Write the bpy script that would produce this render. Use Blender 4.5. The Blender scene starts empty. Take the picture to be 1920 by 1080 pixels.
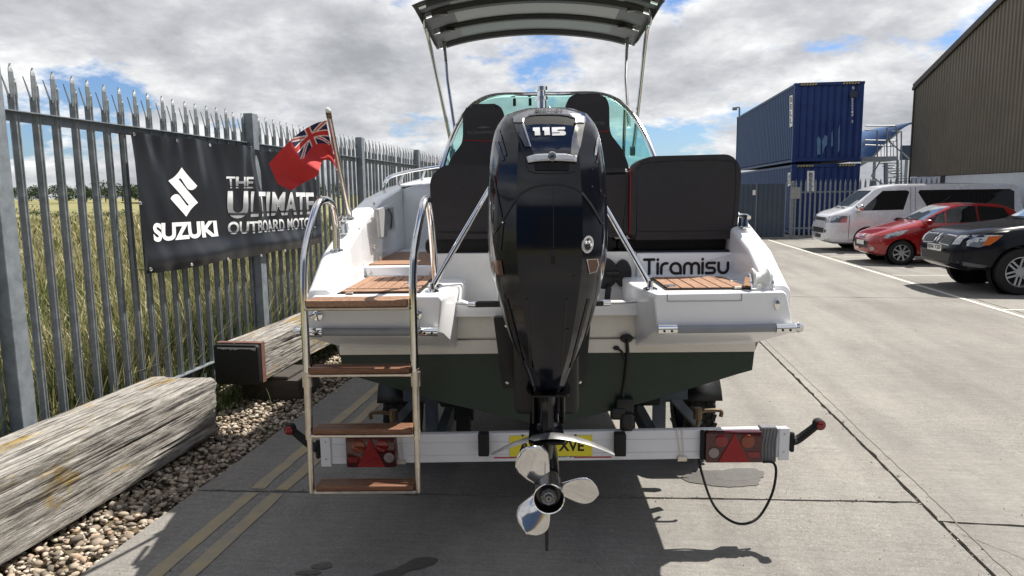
import bpy, bmesh, math, random
import numpy as np
from mathutils import Vector, Matrix, noise
from mathutils.bvhtree import BVHTree
random.seed(7); rng = np.random.default_rng(11)
R = math.radians
scene = bpy.context.scene
col = scene.collection
# ------------------------------------------------------------------ camera
FPX = 1330.0; CAM_H = 1.72; PITCH = math.atan(178/1330); ROLL = .013
cf = Vector((0, math.cos(PITCH), -math.sin(PITCH)))
_r = Vector((1,0,0)); _u = Vector((0, math.sin(PITCH), math.cos(PITCH)))
cr = _r*math.cos(ROLL) - _u*math.sin(ROLL); cu = _u*math.cos(ROLL) + _r*math.sin(ROLL)
CAM = Vector((0,0,CAM_H))
cam_data = bpy.data.cameras.new('camera'); cam = bpy.data.objects.new('camera', cam_data); col.objects.link(cam)
cam_data.sensor_width = 36; cam_data.lens = FPX/1920*36; cam_data.clip_start = .05; cam_data.clip_end = 3000
M4 = Matrix((cr, cu, -cf)).transposed().to_4x4(); M4.translation = CAM
cam.matrix_world = M4; scene.camera = cam
# ------------------------------------------------------------------ light
SUN = Vector((.56, .38, 1.0)).normalized()      # direction towards the sun
el = math.asin(SUN.z); az = math.atan2(SUN.x, SUN.y)
sl = bpy.data.lights.new('sun', 'SUN'); sl.energy = 5.0; sl.angle = R(.55); sl.color = (1,.95,.87)
so = bpy.data.objects.new('sun', sl); col.objects.link(so)
so.rotation_euler = (-SUN).to_track_quat('-Z', 'Y').to_euler(); so.location = (0,0,30)
world = bpy.data.worlds.new('World'); scene.world = world; world.use_nodes = True
scene.view_settings.view_transform = 'Standard'; scene.view_settings.look = 'None'
scene.view_settings.gamma = 1; scene.view_settings.exposure = .76; scene.view_settings.use_curve_mapping = False
def build_sky():
    nt = world.node_tree; nt.nodes.clear(); N = nt.nodes.new; L = nt.links.new
    out = N('ShaderNodeOutputWorld'); bg = N('ShaderNodeBackground'); bg.inputs['Strength'].default_value = .076
    sky = N('ShaderNodeTexSky'); sky.sky_type = 'NISHITA'; sky.sun_disc = False
    sky.sun_elevation = el; sky.sun_rotation = az; sky.air_density = 1.0; sky.dust_density = .6; sky.ozone_density = 1.5
    tc = N('ShaderNodeTexCoord'); sep = N('ShaderNodeSeparateXYZ'); L(tc.outputs['Generated'], sep.inputs[0])
    def m(op, a, b=None):
        n = N('ShaderNodeMath'); n.operation = op
        for i, v in enumerate((a, b)):
            if v is None: continue
            if isinstance(v, (int, float)): n.inputs[i].default_value = v
            else: L(v, n.inputs[i])
        return n.outputs[0]
    z = m('ADD', m('MAXIMUM', sep.outputs['Z'], 0.0), .30)
    cx = m('DIVIDE', sep.outputs['X'], z); cy = m('DIVIDE', sep.outputs['Y'], z)
    cmb = N('ShaderNodeCombineXYZ'); L(cx, cmb.inputs[0]); L(cy, cmb.inputs[1])
    def nz(scale, detail, rough, w, dist=0.0):
        n = N('ShaderNodeTexNoise'); n.noise_dimensions = '4D'; n.inputs['Scale'].default_value = scale
        n.inputs['Detail'].default_value = detail; n.inputs['Roughness'].default_value = rough
        n.inputs['W'].default_value = w; n.inputs['Distortion'].default_value = dist
        L(cmb.outputs[0], n.inputs['Vector']); return n.outputs['Fac']
    def ramp(f, stops):
        n = N('ShaderNodeValToRGB'); e = n.color_ramp.elements
        while len(e) < len(stops): e.new(.5)
        for el_, (p, c) in zip(e, stops): el_.position = p; el_.color = c if len(c) == 4 else (*c, 1)
        L(f, n.inputs[0]); return n.outputs[0]
    big = nz(1.35, 12, .57, 3.4, .0); det = nz(4.2, 10, .62, 8.3, .0)
    body = m('ADD', m('MULTIPLY', big, .80), m('MULTIPLY', det, .20))
    cov = ramp(body, [(.42, (0,0,0)), (.462, (1,1,1))])
    # thin sunlit rims, grey thick undersides, with billow detail
    thick = m('ADD', m('MULTIPLY', m('SUBTRACT', body, .45), 1.0), m('MULTIPLY', m('SUBTRACT', .5, det), .62))
    cc = ramp(m('ADD', thick, .3), [(.21, (9.6,9.6,9.5)), (.29, (6.8,6.85,6.95)), (.36, (5.0,5.1,5.35)), (.45, (3.5,3.6,3.85)), (.58, (2.5,2.6,2.8))])
    hs = N('ShaderNodeMix'); hs.data_type = 'RGBA'; hs.blend_type = 'MULTIPLY'; hs.inputs[0].default_value = 1
    L(sky.outputs[0], hs.inputs[6]); hs.inputs[7].default_value = (.60,.75,1.0,1)
    mix = N('ShaderNodeMix'); mix.data_type = 'RGBA'
    L(cov, mix.inputs[0]); L(hs.outputs[2], mix.inputs[6]); L(cc, mix.inputs[7])
    L(mix.outputs[2], bg.inputs['Color']); L(bg.outputs[0], out.inputs[0])
build_sky()
scene.cycles.use_denoising = True
scene.cycles.max_bounces = 8; scene.cycles.transparent_max_bounces = 12
# ------------------------------------------------------------------ frames
def pix_ray(px, py): return cf + cr*((px-960)/FPX) + cu*((540-py)/FPX)
class Frame:
    def __init__(s, o, yaw):
        a = R(yaw); s.o = Vector(o); s.rz = -a
        s.X = Vector((math.cos(a), -math.sin(a), 0)); s.Y = Vector((math.sin(a), math.cos(a), 0)); s.Z = Vector((0,0,1))
    def loc(s, P): P = P - s.o; return Vector((P.dot(s.X), P.dot(s.Y), P.z))
    def vec(s, d): return Vector((d.dot(s.X), d.dot(s.Y), d.z))
    def ray(s, px, py): return s.loc(CAM), s.vec(pix_ray(px, py))
    def at_y(s, px, py, y): o, d = s.ray(px, py); return o + d*((y-o.y)/d.y)
    def at_x(s, px, py, x): o, d = s.ray(px, py); return o + d*((x-o.x)/d.x)
    def at_z(s, px, py, z): o, d = s.ray(px, py); return o + d*((z-o.z)/d.z)
BO = Frame((.16,3.2,0), 1.2)                         # boat: x right, y towards the bow
YD = Frame((0,0,0), math.degrees(math.atan(.138)))   # yard: x across, y along the fence
# ------------------------------------------------------------------ materials
MATS = {}
def mat(name, c, rough=.5, metal=0., var=.0, vscale=6., bump=0., bscale=40., coat=0., c2=None, detail=5, trans=0., ior=1.45, alpha=1., emit=None, stretch=None, spec=.5):
    if name in MATS: return MATS[name]
    m = bpy.data.materials.new(name); m.use_nodes = True; nt = m.node_tree; b = nt.nodes['Principled BSDF']
    b.inputs['Base Color'].default_value = (*c, 1); b.inputs['Roughness'].default_value = rough; b.inputs['Metallic'].default_value = metal
    b.inputs['Coat Weight'].default_value = coat; b.inputs['Coat Roughness'].default_value = .03
    b.inputs['Transmission Weight'].default_value = trans; b.inputs['IOR'].default_value = ior; b.inputs['Alpha'].default_value = alpha
    b.inputs['Specular IOR Level'].default_value = spec
    N = nt.nodes.new; L = nt.links.new
    tc = N('ShaderNodeTexCoord'); mp = N('ShaderNodeMapping'); L(tc.outputs['Object'], mp.inputs[0])
    if stretch: mp.inputs['Scale'].default_value = stretch
    if var or c2:
        n = N('ShaderNodeTexNoise'); n.inputs['Scale'].default_value = vscale; n.inputs['Detail'].default_value = detail; n.inputs['Roughness'].default_value = .65
        L(mp.outputs[0], n.inputs['Vector'])
        r = N('ShaderNodeValToRGB'); r.color_ramp.elements[0].position = .32; r.color_ramp.elements[1].position = .68
        a = tuple(x*(1-var) for x in c); d = c2 if c2 else tuple(min(1, x*(1+var)) for x in c)
        r.color_ramp.elements[0].color = (*a, 1); r.color_ramp.elements[1].color = (*d, 1)
        L(n.outputs['Fac'], r.inputs[0]); L(r.outputs[0], b.inputs['Base Color'])
        mr = N('ShaderNodeMapRange'); mr.inputs[3].default_value = max(0, rough*.8); mr.inputs[4].default_value = min(1, rough*1.25+.02)
        L(n.outputs['Fac'], mr.inputs[0]); L(mr.outputs[0], b.inputs['Roughness'])
    if bump:
        n = N('ShaderNodeTexNoise'); n.inputs['Scale'].default_value = bscale; n.inputs['Detail'].default_value = 6; L(mp.outputs[0], n.inputs['Vector'])
        bp = N('ShaderNodeBump'); bp.inputs['Strength'].default_value = bump; bp.inputs['Distance'].default_value = .01
        L(n.outputs['Fac'], bp.inputs['Height']); L(bp.outputs[0], b.inputs['Normal'])
    if emit: b.inputs['Emission Color'].default_value = (*emit, 1); b.inputs['Emission Strength'].default_value = 1
    MATS[name] = m; return m
gel = mat('gelcoat', (.84,.85,.87), .22, coat=.3, var=.03, vscale=3)
gel_old = mat('stained_gelcoat', (.70,.66,.57), .3, c2=(.78,.76,.70), vscale=5, coat=.2)
green = mat('antifoul_green', (.007,.020,.013), .33, c2=(.015,.034,.023), vscale=4, bump=.1)
steel = mat('stainless_steel', (.72,.72,.71), .13, 1., var=.06, vscale=12)
steel_d = mat('dull_steel', (.62,.57,.50), .3, 1., var=.15, vscale=25)
chrome = mat('polished_steel', (.85,.85,.84), .035, 1.)
galv = mat('galvanised', (.14,.155,.16), .5, .45, c2=(.245,.265,.275), vscale=18, bump=.06, bscale=60)
galv_d = mat('galvanised_dull', (.16,.18,.20), .55, .4, c2=(.25,.28,.31), vscale=14)
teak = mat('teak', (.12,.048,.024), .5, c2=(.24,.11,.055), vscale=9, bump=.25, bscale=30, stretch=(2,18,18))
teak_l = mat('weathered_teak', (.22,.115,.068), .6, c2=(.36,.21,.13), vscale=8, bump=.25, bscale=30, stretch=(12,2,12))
vinyl = mat('charcoal_vinyl', (.020,.018,.021), .48, var=.15, vscale=30, bump=.05, bscale=250)
vinyl_b = mat('black_vinyl', (.006,.006,.007), .6)
red_thread = mat('red_thread', (.45,.01,.02), .6)
blackgloss = mat('gloss_black_paint', (.002,.002,.003), .14, var=.1, spec=.35)
navygloss = mat('navy_black_paint', (.0025,.0035,.008), .10, var=.1, spec=.5)
blackplast = mat('black_plastic', (.010,.010,.011), .42, var=.2, vscale=30)
rubber = mat('rubber', (.014,.014,.014), .8, var=.3, vscale=20, bump=.1)
white_txt = mat('white_print', (.82,.82,.82), .45)
silver_txt = mat('silver_trim', (.55,.56,.58), .25, .8)
grey_trim = mat('dark_silver_trim', (.10,.10,.11), .25, .7)
board_w = mat('white_board', (.70,.71,.74), .35, var=.04, vscale=5)
yellow_pl = mat('yellow_plate', (.72,.62,.03), .35)
white_pl = mat('white_plate', (.75,.75,.72), .35)
red_lens = mat('red_lens', (.20,.005,.008), .12, coat=.5)
red_dark = mat('dark_red_lens', (.055,.003,.005), .12, coat=.5)
red_tri = mat('red_reflector', (.26,.008,.010), .25, bump=.3, bscale=180)
amber = mat('amber_lens', (.20,.035,.010), .15, coat=.5)
clear_lens = mat('clear_lens', (.24,.19,.19), .12, coat=.5)
brake_brown = mat('brown_label', (.10,.045,.028), .3)
black_ink = mat('black_print', (.008,.008,.01), .5)
teal_glass = mat('teal_glass', (.07,.36,.32), .04, alpha=.70, coat=.2)
def tinted(name,c,fac):
    m=bpy.data.materials.new(name); m.use_nodes=True; nt=m.node_tree; nt.nodes.remove(nt.nodes['Principled BSDF']); t=nt.nodes.new('ShaderNodeBsdfTransparent'); t.inputs[0].default_value=(*c,1)
    g=nt.nodes.new('ShaderNodeBsdfGlossy'); g.inputs['Roughness'].default_value=.03; g.inputs[0].default_value=(.8,.95,.92,1); x=nt.nodes.new('ShaderNodeMixShader'); x.inputs[0].default_value=fac
    nt.links.new(t.outputs[0],x.inputs[1]); nt.links.new(g.outputs[0],x.inputs[2]); nt.links.new(x.outputs[0],nt.nodes['Material Output'].inputs[0]); return m
teal_glass=tinted('teal_glass',(.46,.76,.71),.08)
liner = mat('white_liner', (.72,.71,.68), .18, coat=.4, var=.05)
grey_panel = mat('grey_panel', (.30,.31,.32), .4)
canvas = mat('grey_canvas', (.085,.088,.085), .8, var=.15, vscale=4, bump=.1, bscale=120)
canvas_l = mat('clear_roof_window', (.15,.15,.14), .6, var=.1, vscale=3)
red_cloth = mat('red_cloth', (.46,.028,.028), .8, var=.12, vscale=9, bump=.1, bscale=150)
blue_cloth = mat('blue_cloth', (.012,.012,.06), .8)
white_cloth = mat('white_cloth', (.66,.58,.54), .8)
for k in ('red_cloth','blue_cloth','white_cloth'):
    pass
ban_m = mat('black_pvc', (.010,.011,.014), .30, var=.2, vscale=3, bump=.05, bscale=30)
trailer_g = mat('trailer_steel', (.085,.10,.125), .55, .4, var=.2, vscale=15)
cork = mat('brass_fitting', (.15,.10,.055), .4, .3)
tape = mat('grey_tape', (.16,.16,.17), .45, var=.15, vscale=40)
YD_RZ = -math.atan(.138)
def concrete_mat(name='concrete', base=(.305,.29,.265), dark=(.232,.224,.21), wet=False):
    m = bpy.data.materials.new(name); m.use_nodes = True; nt = m.node_tree; b = nt.nodes['Principled BSDF']; N = nt.nodes.new; L = nt.links.new
    geo = N('ShaderNodeNewGeometry'); P = geo.outputs['Position']
    def nz(s, d=6, r=.6):
        n = N('ShaderNodeTexNoise'); n.inputs['Scale'].default_value = s; n.inputs['Detail'].default_value = d; n.inputs['Roughness'].default_value = r; L(P, n.inputs['Vector']); return n.outputs['Fac']
    def ramp(f, a, bb, ca, cb):
        n = N('ShaderNodeValToRGB'); e = n.color_ramp.elements; e[0].position = a; e[1].position = bb; e[0].color = (*ca,1); e[1].color = (*cb,1); L(f, n.inputs[0]); return n.outputs[0]
    def mx(f, a, c, bl='MIX'):
        n = N('ShaderNodeMix'); n.data_type = 'RGBA'; n.blend_type = bl
        if isinstance(f, (int,float)): n.inputs[0].default_value = f
        else: L(f, n.inputs[0])
        for i, v in ((6,a),(7,c)):
            if isinstance(v, tuple): n.inputs[i].default_value = (*v,1)
            else: L(v, n.inputs[i])
        return n.outputs[2]
    c0 = ramp(nz(.55, 7, .62), .35, .66, dark, base)
    c1 = mx(.6, c0, ramp(nz(9, 8, .7), .3, .7, (.72,.71,.69), (1.0,1.0,1.0)), 'MULTIPLY')
    v = N('ShaderNodeTexVoronoi'); v.inputs['Scale'].default_value = 150; L(P, v.inputs['Vector'])
    worn = ramp(nz(.9, 5), .35, .70, (.12,.12,.12), (1,1,1))
    sp = N('ShaderNodeSeparateColor'); L(v.outputs['Color'], sp.inputs[0])
    st = ramp(sp.outputs[0], .84, .9, (0,0,0), (.5,.5,.5)); dk = ramp(sp.outputs[1], .82, .92, (0,0,0), (.5,.5,.5))
    stm = mx(1., st, worn, 'MULTIPLY'); dkm = mx(1., dk, worn, 'MULTIPLY')
    c2 = mx(stm, c1, (.42,.39,.33)); c3 = mx(dkm, c2, (.09,.083,.074))
    mp = N('ShaderNodeMapping'); mp.inputs['Rotation'].default_value = (0,0,-YD_RZ); L(P, mp.inputs[0]); mp2 = N('ShaderNodeMapping'); mp2.inputs['Scale'].default_value = (1.5,.16,1); L(mp.outputs[0], mp2.inputs[0])
    tn = N('ShaderNodeTexNoise'); tn.inputs['Scale'].default_value = 1.6; tn.inputs['Detail'].default_value = 6; tn.inputs['Roughness'].default_value = .6; L(mp2.outputs[0], tn.inputs['Vector'])
    c3 = mx(.75, c3, ramp(tn.outputs['Fac'], .36, .6, (.74,.73,.74), (1,1,1)), 'MULTIPLY')
    mp3 = N('ShaderNodeMapping'); mp3.inputs['Scale'].default_value = (.35,4.5,1); L(mp.outputs[0], mp3.inputs[0])
    bn = N('ShaderNodeTexNoise'); bn.inputs['Scale'].default_value = 9; bn.inputs['Detail'].default_value = 5; L(mp3.outputs[0], bn.inputs['Vector'])
    c3 = mx(.6, c3, ramp(bn.outputs['Fac'], .35, .62, (.80,.795,.79), (1,1,1)), 'MULTIPLY')
    c3 = mx(.5, c3, ramp(nz(34, 5, .7), .35, .6, (.72,.71,.70), (1.0,1.0,1.0)), 'MULTIPLY')
    spots = ramp(nz(5.5, 3, .5), .70, .74, (0,0,0), (.30,.30,.30)); c4 = mx(spots, c3, (.12,.11,.10))
    if wet: c4 = mx(1., c4, (.36,.355,.35), 'MULTIPLY')
    L(c4, b.inputs['Base Color']); b.inputs['Roughness'].default_value = .6 if wet else .88
    b.inputs['Specular IOR Level'].default_value = .5 if wet else .25
    bp = N('ShaderNodeBump'); bp.inputs['Strength'].default_value = .35; bp.inputs['Distance'].default_value = .004
    ad = N('ShaderNodeMath'); ad.operation = 'ADD'; L(v.outputs['Distance'], ad.inputs[0]); L(nz(60, 4), ad.inputs[1]); L(ad.outputs[0], bp.inputs['Height']); L(bp.outputs[0], b.inputs['Normal'])
    return m
conc = concrete_mat(); conc_wet = concrete_mat('wet_concrete', wet=True)
def timber_mat():
    m = bpy.data.materials.new('weathered_timber'); m.use_nodes = True; nt = m.node_tree; b = nt.nodes['Principled BSDF']; N = nt.nodes.new; L = nt.links.new
    tc = N('ShaderNodeTexCoord')
    def nz(sc, s, d=8, r=.65):
        mp = N('ShaderNodeMapping'); mp.inputs['Scale'].default_value = sc; L(tc.outputs['Object'], mp.inputs[0])
        n = N('ShaderNodeTexNoise'); n.inputs['Scale'].default_value = s; n.inputs['Detail'].default_value = d; n.inputs['Roughness'].default_value = r; n.inputs['Distortion'].default_value = .3; L(mp.outputs[0], n.inputs['Vector']); return n.outputs['Fac']
    def ramp(f, st):
        n = N('ShaderNodeValToRGB'); e = n.color_ramp.elements
        while len(e) < len(st): e.new(.5)
        for q,(p,c) in zip(e,st): q.position = p; q.color = (*c,1)
        L(f, n.inputs[0]); return n.outputs[0]
    g = nz((1,.13,1), 38, 12, .78); g2 = nz((1,.03,1), 60, 4, .6)
    c = ramp(g, [(.30,(.045,.04,.036)),(.43,(.18,.167,.15)),(.54,(.32,.30,.275)),(.70,(.50,.475,.44))])
    cr_ = ramp(g2, [(.39,(.04,.035,.03)),(.45,(1,1,1))])
    a = N('ShaderNodeMix'); a.data_type='RGBA'; a.blend_type='MULTIPLY'; a.inputs[0].default_value=.8; L(c,a.inputs[6]); L(cr_,a.inputs[7])
    li = ramp(nz((1,.4,1), 4.0, 8, .72), [(.54,(0,0,0)),(.64,(.9,.9,.9))])
    y = N('ShaderNodeMix'); y.data_type='RGBA'; L(li,y.inputs[0]); L(a.outputs[2],y.inputs[6])
    yc = N('ShaderNodeMix'); yc.data_type='RGBA'; yc.blend_type='MULTIPLY'; yc.inputs[0].default_value=1; L(a.outputs[2],yc.inputs[6]); yc.inputs[7].default_value=(.98,.72,.24,1); L(yc.outputs[2],y.inputs[7])
    L(y.outputs[2], b.inputs['Base Color']); b.inputs['Roughness'].default_value=.85; b.inputs['Specular IOR Level'].default_value=.2
    bp=N('ShaderNodeBump'); bp.inputs['Strength'].default_value=.9; bp.inputs['Distance'].default_value=.012; ad=N('ShaderNodeMath'); ad.operation='ADD'; L(g,ad.inputs[0]); L(g2,ad.inputs[1]); L(ad.outputs[0],bp.inputs['Height']); L(bp.outputs[0],b.inputs['Normal'])
    return m
timber = timber_mat()
tint_mats = {}
def tint_mat(name, stops, rough=.7, trans=False):
    m = bpy.data.materials.new(name); m.use_nodes = True; nt = m.node_tree; b = nt.nodes['Principled BSDF']; N = nt.nodes.new
    at = N('ShaderNodeAttribute'); at.attribute_name = 'tint'; r = N('ShaderNodeValToRGB'); e = r.color_ramp.elements
    while len(e) < len(stops): e.new(.5)
    for q,(p,c) in zip(e,stops): q.position = p; q.color = (*c,1)
    nt.links.new(at.outputs['Fac'], r.inputs[0]); nt.links.new(r.outputs[0], b.inputs['Base Color']); b.inputs['Roughness'].default_value = rough; b.inputs['Specular IOR Level'].default_value=.25
    if trans:
        t = N('ShaderNodeBsdfTranslucent'); nt.links.new(r.outputs[0], t.inputs[0]); mx = N('ShaderNodeMixShader'); mx.inputs[0].default_value=.35
        nt.links.new(b.outputs[0], mx.inputs[1]); nt.links.new(t.outputs[0], mx.inputs[2]); nt.links.new(mx.outputs[0], nt.nodes['Material Output'].inputs[0])
    return m
# ------------------------------------------------------------------ mesh helpers
def new(): return bmesh.new()
def build(name, bm, m, parent=None, smooth=True, ang=32, mats=None):
    me = bpy.data.meshes.new(name); bmesh.ops.recalc_face_normals(bm, faces=bm.faces); bm.to_mesh(me); bm.free()
    for mm in (mats or [m]): me.materials.append(mm)
    if smooth:
        me.polygons.foreach_set('use_smooth', [True]*len(me.polygons)); me.set_sharp_from_angle(angle=R(ang))
    o = bpy.data.objects.new(name, me); col.objects.link(o)
    if parent: o.parent = parent
    return o
def tag(o, label, cat, group=None):
    o['label'] = label; o['category'] = cat
    if group: o['group'] = group
    return o
def struct(o, label=None):
    o['kind'] = 'structure'
    if label: o['label'] = label
    return o
def empty(name, loc=(0,0,0), rz=0, label=None, cat=None, group=None):
    o = bpy.data.objects.new(name, None); col.objects.link(o); o.location = loc; o.rotation_euler = (0,0,rz)
    if label: tag(o, label, cat, group)
    return o
def frame_empty(fr, name, label, cat, group=None): return empty(name, fr.o, fr.rz, label, cat, group)
def rebase(root, off):
    off = Vector(off); root.location = root.location + Matrix.Rotation(root.rotation_euler.z, 3, 'Z') @ off
    for c in root.children: c.location = c.location - off
def box(bm, a, b, bev=0., seg=2, rot=None):
    a = Vector(a); b = Vector(b); c = (a+b)/2; s = b-a
    r = bmesh.ops.create_cube(bm, size=1.); vs = r['verts']
    for v in vs: v.co = Vector((v.co.x*s.x, v.co.y*s.y, v.co.z*s.z))
    if bev:
        es = list({e for v in vs for e in v.link_edges})
        g = bmesh.ops.bevel(bm, geom=es, offset=bev, segments=seg, affect='EDGES', profile=.5); 
        vs = list({v for f in g['faces'] for v in f.verts} | {v for v in vs if v.is_valid})
    for v in vs: v.co = (rot @ v.co if rot else v.co) + c
    return vs
def beam(bm, p, q, w, h, up=(0,0,1)):
    p = Vector(p); q = Vector(q); d = (q-p).normalized(); s = d.cross(Vector(up))
    s = s.normalized() if s.length > 1e-6 else Vector((1,0,0)); t = s.cross(d)
    ring = lambda c: [bm.verts.new(c+s*(w/2*i)+t*(h/2*j)) for i,j in ((-1,-1),(1,-1),(1,1),(-1,1))]
    A = ring(p); B = ring(q)
    bm.faces.new(A[::-1]); bm.faces.new(B)
    for i in range(4): bm.faces.new((A[i],A[(i+1)%4],B[(i+1)%4],B[i]))
def smoothpath(pts, n=6):
    P = [Vector(p) for p in pts]; out = []
    for i in range(len(P)-1):
        a = P[max(i-1,0)]; b = P[i]; c = P[i+1]; d = P[min(i+2,len(P)-1)]
        for k in range(n):
            t = k/n; out.append(.5*((2*b)+(c-a)*t+(2*a-5*b+4*c-d)*t*t+(3*b-a-3*c+d)*t**3))
    return out+[P[-1]]
def tube(bm, pts, r, seg=10, caps=True):
    P = [Vector(p) for p in pts]; rings = []; up = None; n = len(P)
    for i,p in enumerate(P):
        d = (P[min(i+1,n-1)]-P[max(i-1,0)]).normalized()
        if up is None: up = d.orthogonal().normalized()
        up = (up - d*up.dot(d)); up = up.normalized() if up.length > 1e-6 else d.orthogonal().normalized()
        s = d.cross(up); rr = r[i] if isinstance(r,(list,tuple)) else r
        rings.append([bm.verts.new(p+(up*math.cos(2*math.pi*k/seg)+s*math.sin(2*math.pi*k/seg))*rr) for k in range(seg)])
    for A,B in zip(rings, rings[1:]):
        for k in range(seg): bm.faces.new((A[k],A[(k+1)%seg],B[(k+1)%seg],B[k]))
    if caps: bm.faces.new(rings[0][::-1]); bm.faces.new(rings[-1])
def loft(bm, rings, closed=True, cap=(True,True)):
    VR = [[bm.verts.new(Vector(p)) for p in r] for r in rings]; n = len(rings[0])
    for A,B in zip(VR,VR[1:]):
        for k in range(n if closed else n-1): 
            try: bm.faces.new((A[k],A[(k+1)%n],B[(k+1)%n],B[k]))
            except ValueError: pass
    if cap[0]: bm.faces.new(VR[0][::-1])
    if cap[1]: bm.faces.new(VR[-1])
    return VR
def prism(bm, poly, a, b, axis='y', bev=0., seg=2):
    """poly in the two other axes; extruded from a to b along axis"""
    def P(p, t): return Vector((p[0],t,p[1])) if axis=='y' else (Vector((t,p[0],p[1])) if axis=='x' else Vector((p[0],p[1],t)))
    A = [bm.verts.new(P(p,a)) for p in poly]; B = [bm.verts.new(P(p,b)) for p in poly]; n = len(poly)
    fs = [bm.faces.new(A[::-1]), bm.faces.new(B)]+[bm.faces.new((A[i],A[(i+1)%n],B[(i+1)%n],B[i])) for i in range(n)]
    if bev:
        es = list({e for f in fs[:2] for e in f.edges})
        bmesh.ops.bevel(bm, geom=es, offset=bev, segments=seg, affect='EDGES', profile=.5)
def lathe(bm, prof, seg=24, axis='y', c=(0,0,0), caps=True):
    c = Vector(c); rings = []
    for r,t in prof:
        ring = []
        for k in range(seg):
            a = 2*math.pi*k/seg; x = r*math.cos(a); y = r*math.sin(a)
            ring.append(c+(Vector((x,t,y)) if axis=='y' else Vector((t,x,y)) if axis=='x' else Vector((x,y,t))))
        rings.append(ring)
    loft(bm, rings, True, (caps,caps))
def roundpoly(pts, r, n=4):
    out = []; N_ = len(pts)
    for i in range(N_):
        p = Vector(pts[i]); a = (Vector(pts[i-1])-p); b = (Vector(pts[(i+1)%N_])-p)
        rr = r[i] if isinstance(r,(list,tuple)) else r
        rr = min(rr, a.length*.49, b.length*.49); A = p+a.normalized()*rr; B = p+b.normalized()*rr
        for k in range(n+1):
            t = k/n; out.append(tuple((1-t)**2*A+2*t*(1-t)*p+t*t*B))
    return out
# flat shapes -> surfaces
def shape(poly, cell=None):
    bm = new(); vs = [bm.verts.new((p[0],p[1],0)) for p in poly]; f = bm.faces.new(vs); f.normal_update(); bmesh.ops.triangulate(bm, faces=[f]); cut(bm, cell); return bm
def cut(bm, cell):
    if not cell: return
    for ax in (0,1):
        lo = min(v.co[ax] for v in bm.verts); hi = max(v.co[ax] for v in bm.verts); t = lo+cell; no = Vector((1,0,0)) if ax==0 else Vector((0,1,0))
        while t < hi-1e-6:
            bmesh.ops.bisect_plane(bm, geom=bm.verts[:]+bm.edges[:]+bm.faces[:], plane_co=no*t, plane_no=no, dist=1e-5); t += cell
def text_bm(body, quad, bold=0., shear=0., cell=None, spacing=1., align='LEFT'):
    """text mapped into quad = (top-left, top-right, bottom-right, bottom-left) in 2D"""
    cu_ = bpy.data.curves.new('t','FONT'); cu_.body = body; cu_.size = 1; cu_.offset = bold; cu_.shear = shear; cu_.space_character = spacing; cu_.resolution_u = 4; cu_.space_line = .82; cu_.align_x = align
    o = bpy.data.objects.new('t',cu_); col.objects.link(o); dg = bpy.context.evaluated_depsgraph_get(); me = bpy.data.meshes.new_from_object(o.evaluated_get(dg))
    bm = new(); bm.from_mesh(me); bpy.data.objects.remove(o); bpy.data.meshes.remove(me); bpy.data.curves.remove(cu_)
    bmesh.ops.remove_doubles(bm, verts=bm.verts, dist=1e-5)
    xs = [v.co.x for v in bm.verts]; ys = [v.co.y for v in bm.verts]; x0,x1,y0,y1 = min(xs),max(xs),min(ys),max(ys)
    TL,TR,BR,BL = [Vector(q) for q in quad]
    for v in bm.verts:
        s = (v.co.x-x0)/(x1-x0); t = (v.co.y-y0)/(y1-y0); p = (TL*(1-s)+TR*s)*t+(BL*(1-s)+BR*s)*(1-t); v.co = (p.x,p.y,0)
    cut(bm, cell); return bm
def lay(bm, surf):
    bad = []
    for v in bm.verts:
        p = surf(v.co.x, v.co.y)
        if p is None: bad.append(v)
        else: v.co = p
    if bad: bmesh.ops.delete(bm, geom=bad, context='VERTS')
    return bm
def thicken(o, t, off=1):
    md = o.modifiers.new('thickness','SOLIDIFY'); md.thickness = t; md.offset = off; return o
def ellipse(cx, cy, a, b, n=24, rot=0): return [(cx+a*math.cos(t)*math.cos(rot)-b*math.sin(t)*math.sin(rot), cy+a*math.cos(t)*math.sin(rot)+b*math.sin(t)*math.cos(rot)) for t in [2*math.pi*k/n for k in range(n)]]
def interp(x, xs, ys): return float(np.interp(x, xs, ys))
def raw_mesh(name, V, F_tri, m, tint=None, parent=None, smooth=False):
    me = bpy.data.meshes.new(name); V = np.asarray(V,np.float32); F_tri = np.asarray(F_tri,np.int32)
    me.vertices.add(len(V)); me.vertices.foreach_set('co', V.ravel()); n = len(F_tri); me.loops.add(n*3); me.polygons.add(n)
    me.loops.foreach_set('vertex_index', F_tri.ravel()); me.polygons.foreach_set('loop_start', np.arange(n,dtype=np.int32)*3)
    if smooth: me.polygons.foreach_set('use_smooth', np.ones(n,dtype=bool))
    me.update(calc_edges=True); me.materials.append(m)
    if tint is not None:
        a = me.attributes.new('tint','FLOAT','POINT'); a.data.foreach_set('value', np.asarray(tint,np.float32))
    o = bpy.data.objects.new(name, me); col.objects.link(o)
    if parent: o.parent = parent
    return o
def yw(v, u, z=0): return YD.o + YD.X*v + YD.Y*u + Vector((0,0,z))
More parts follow.
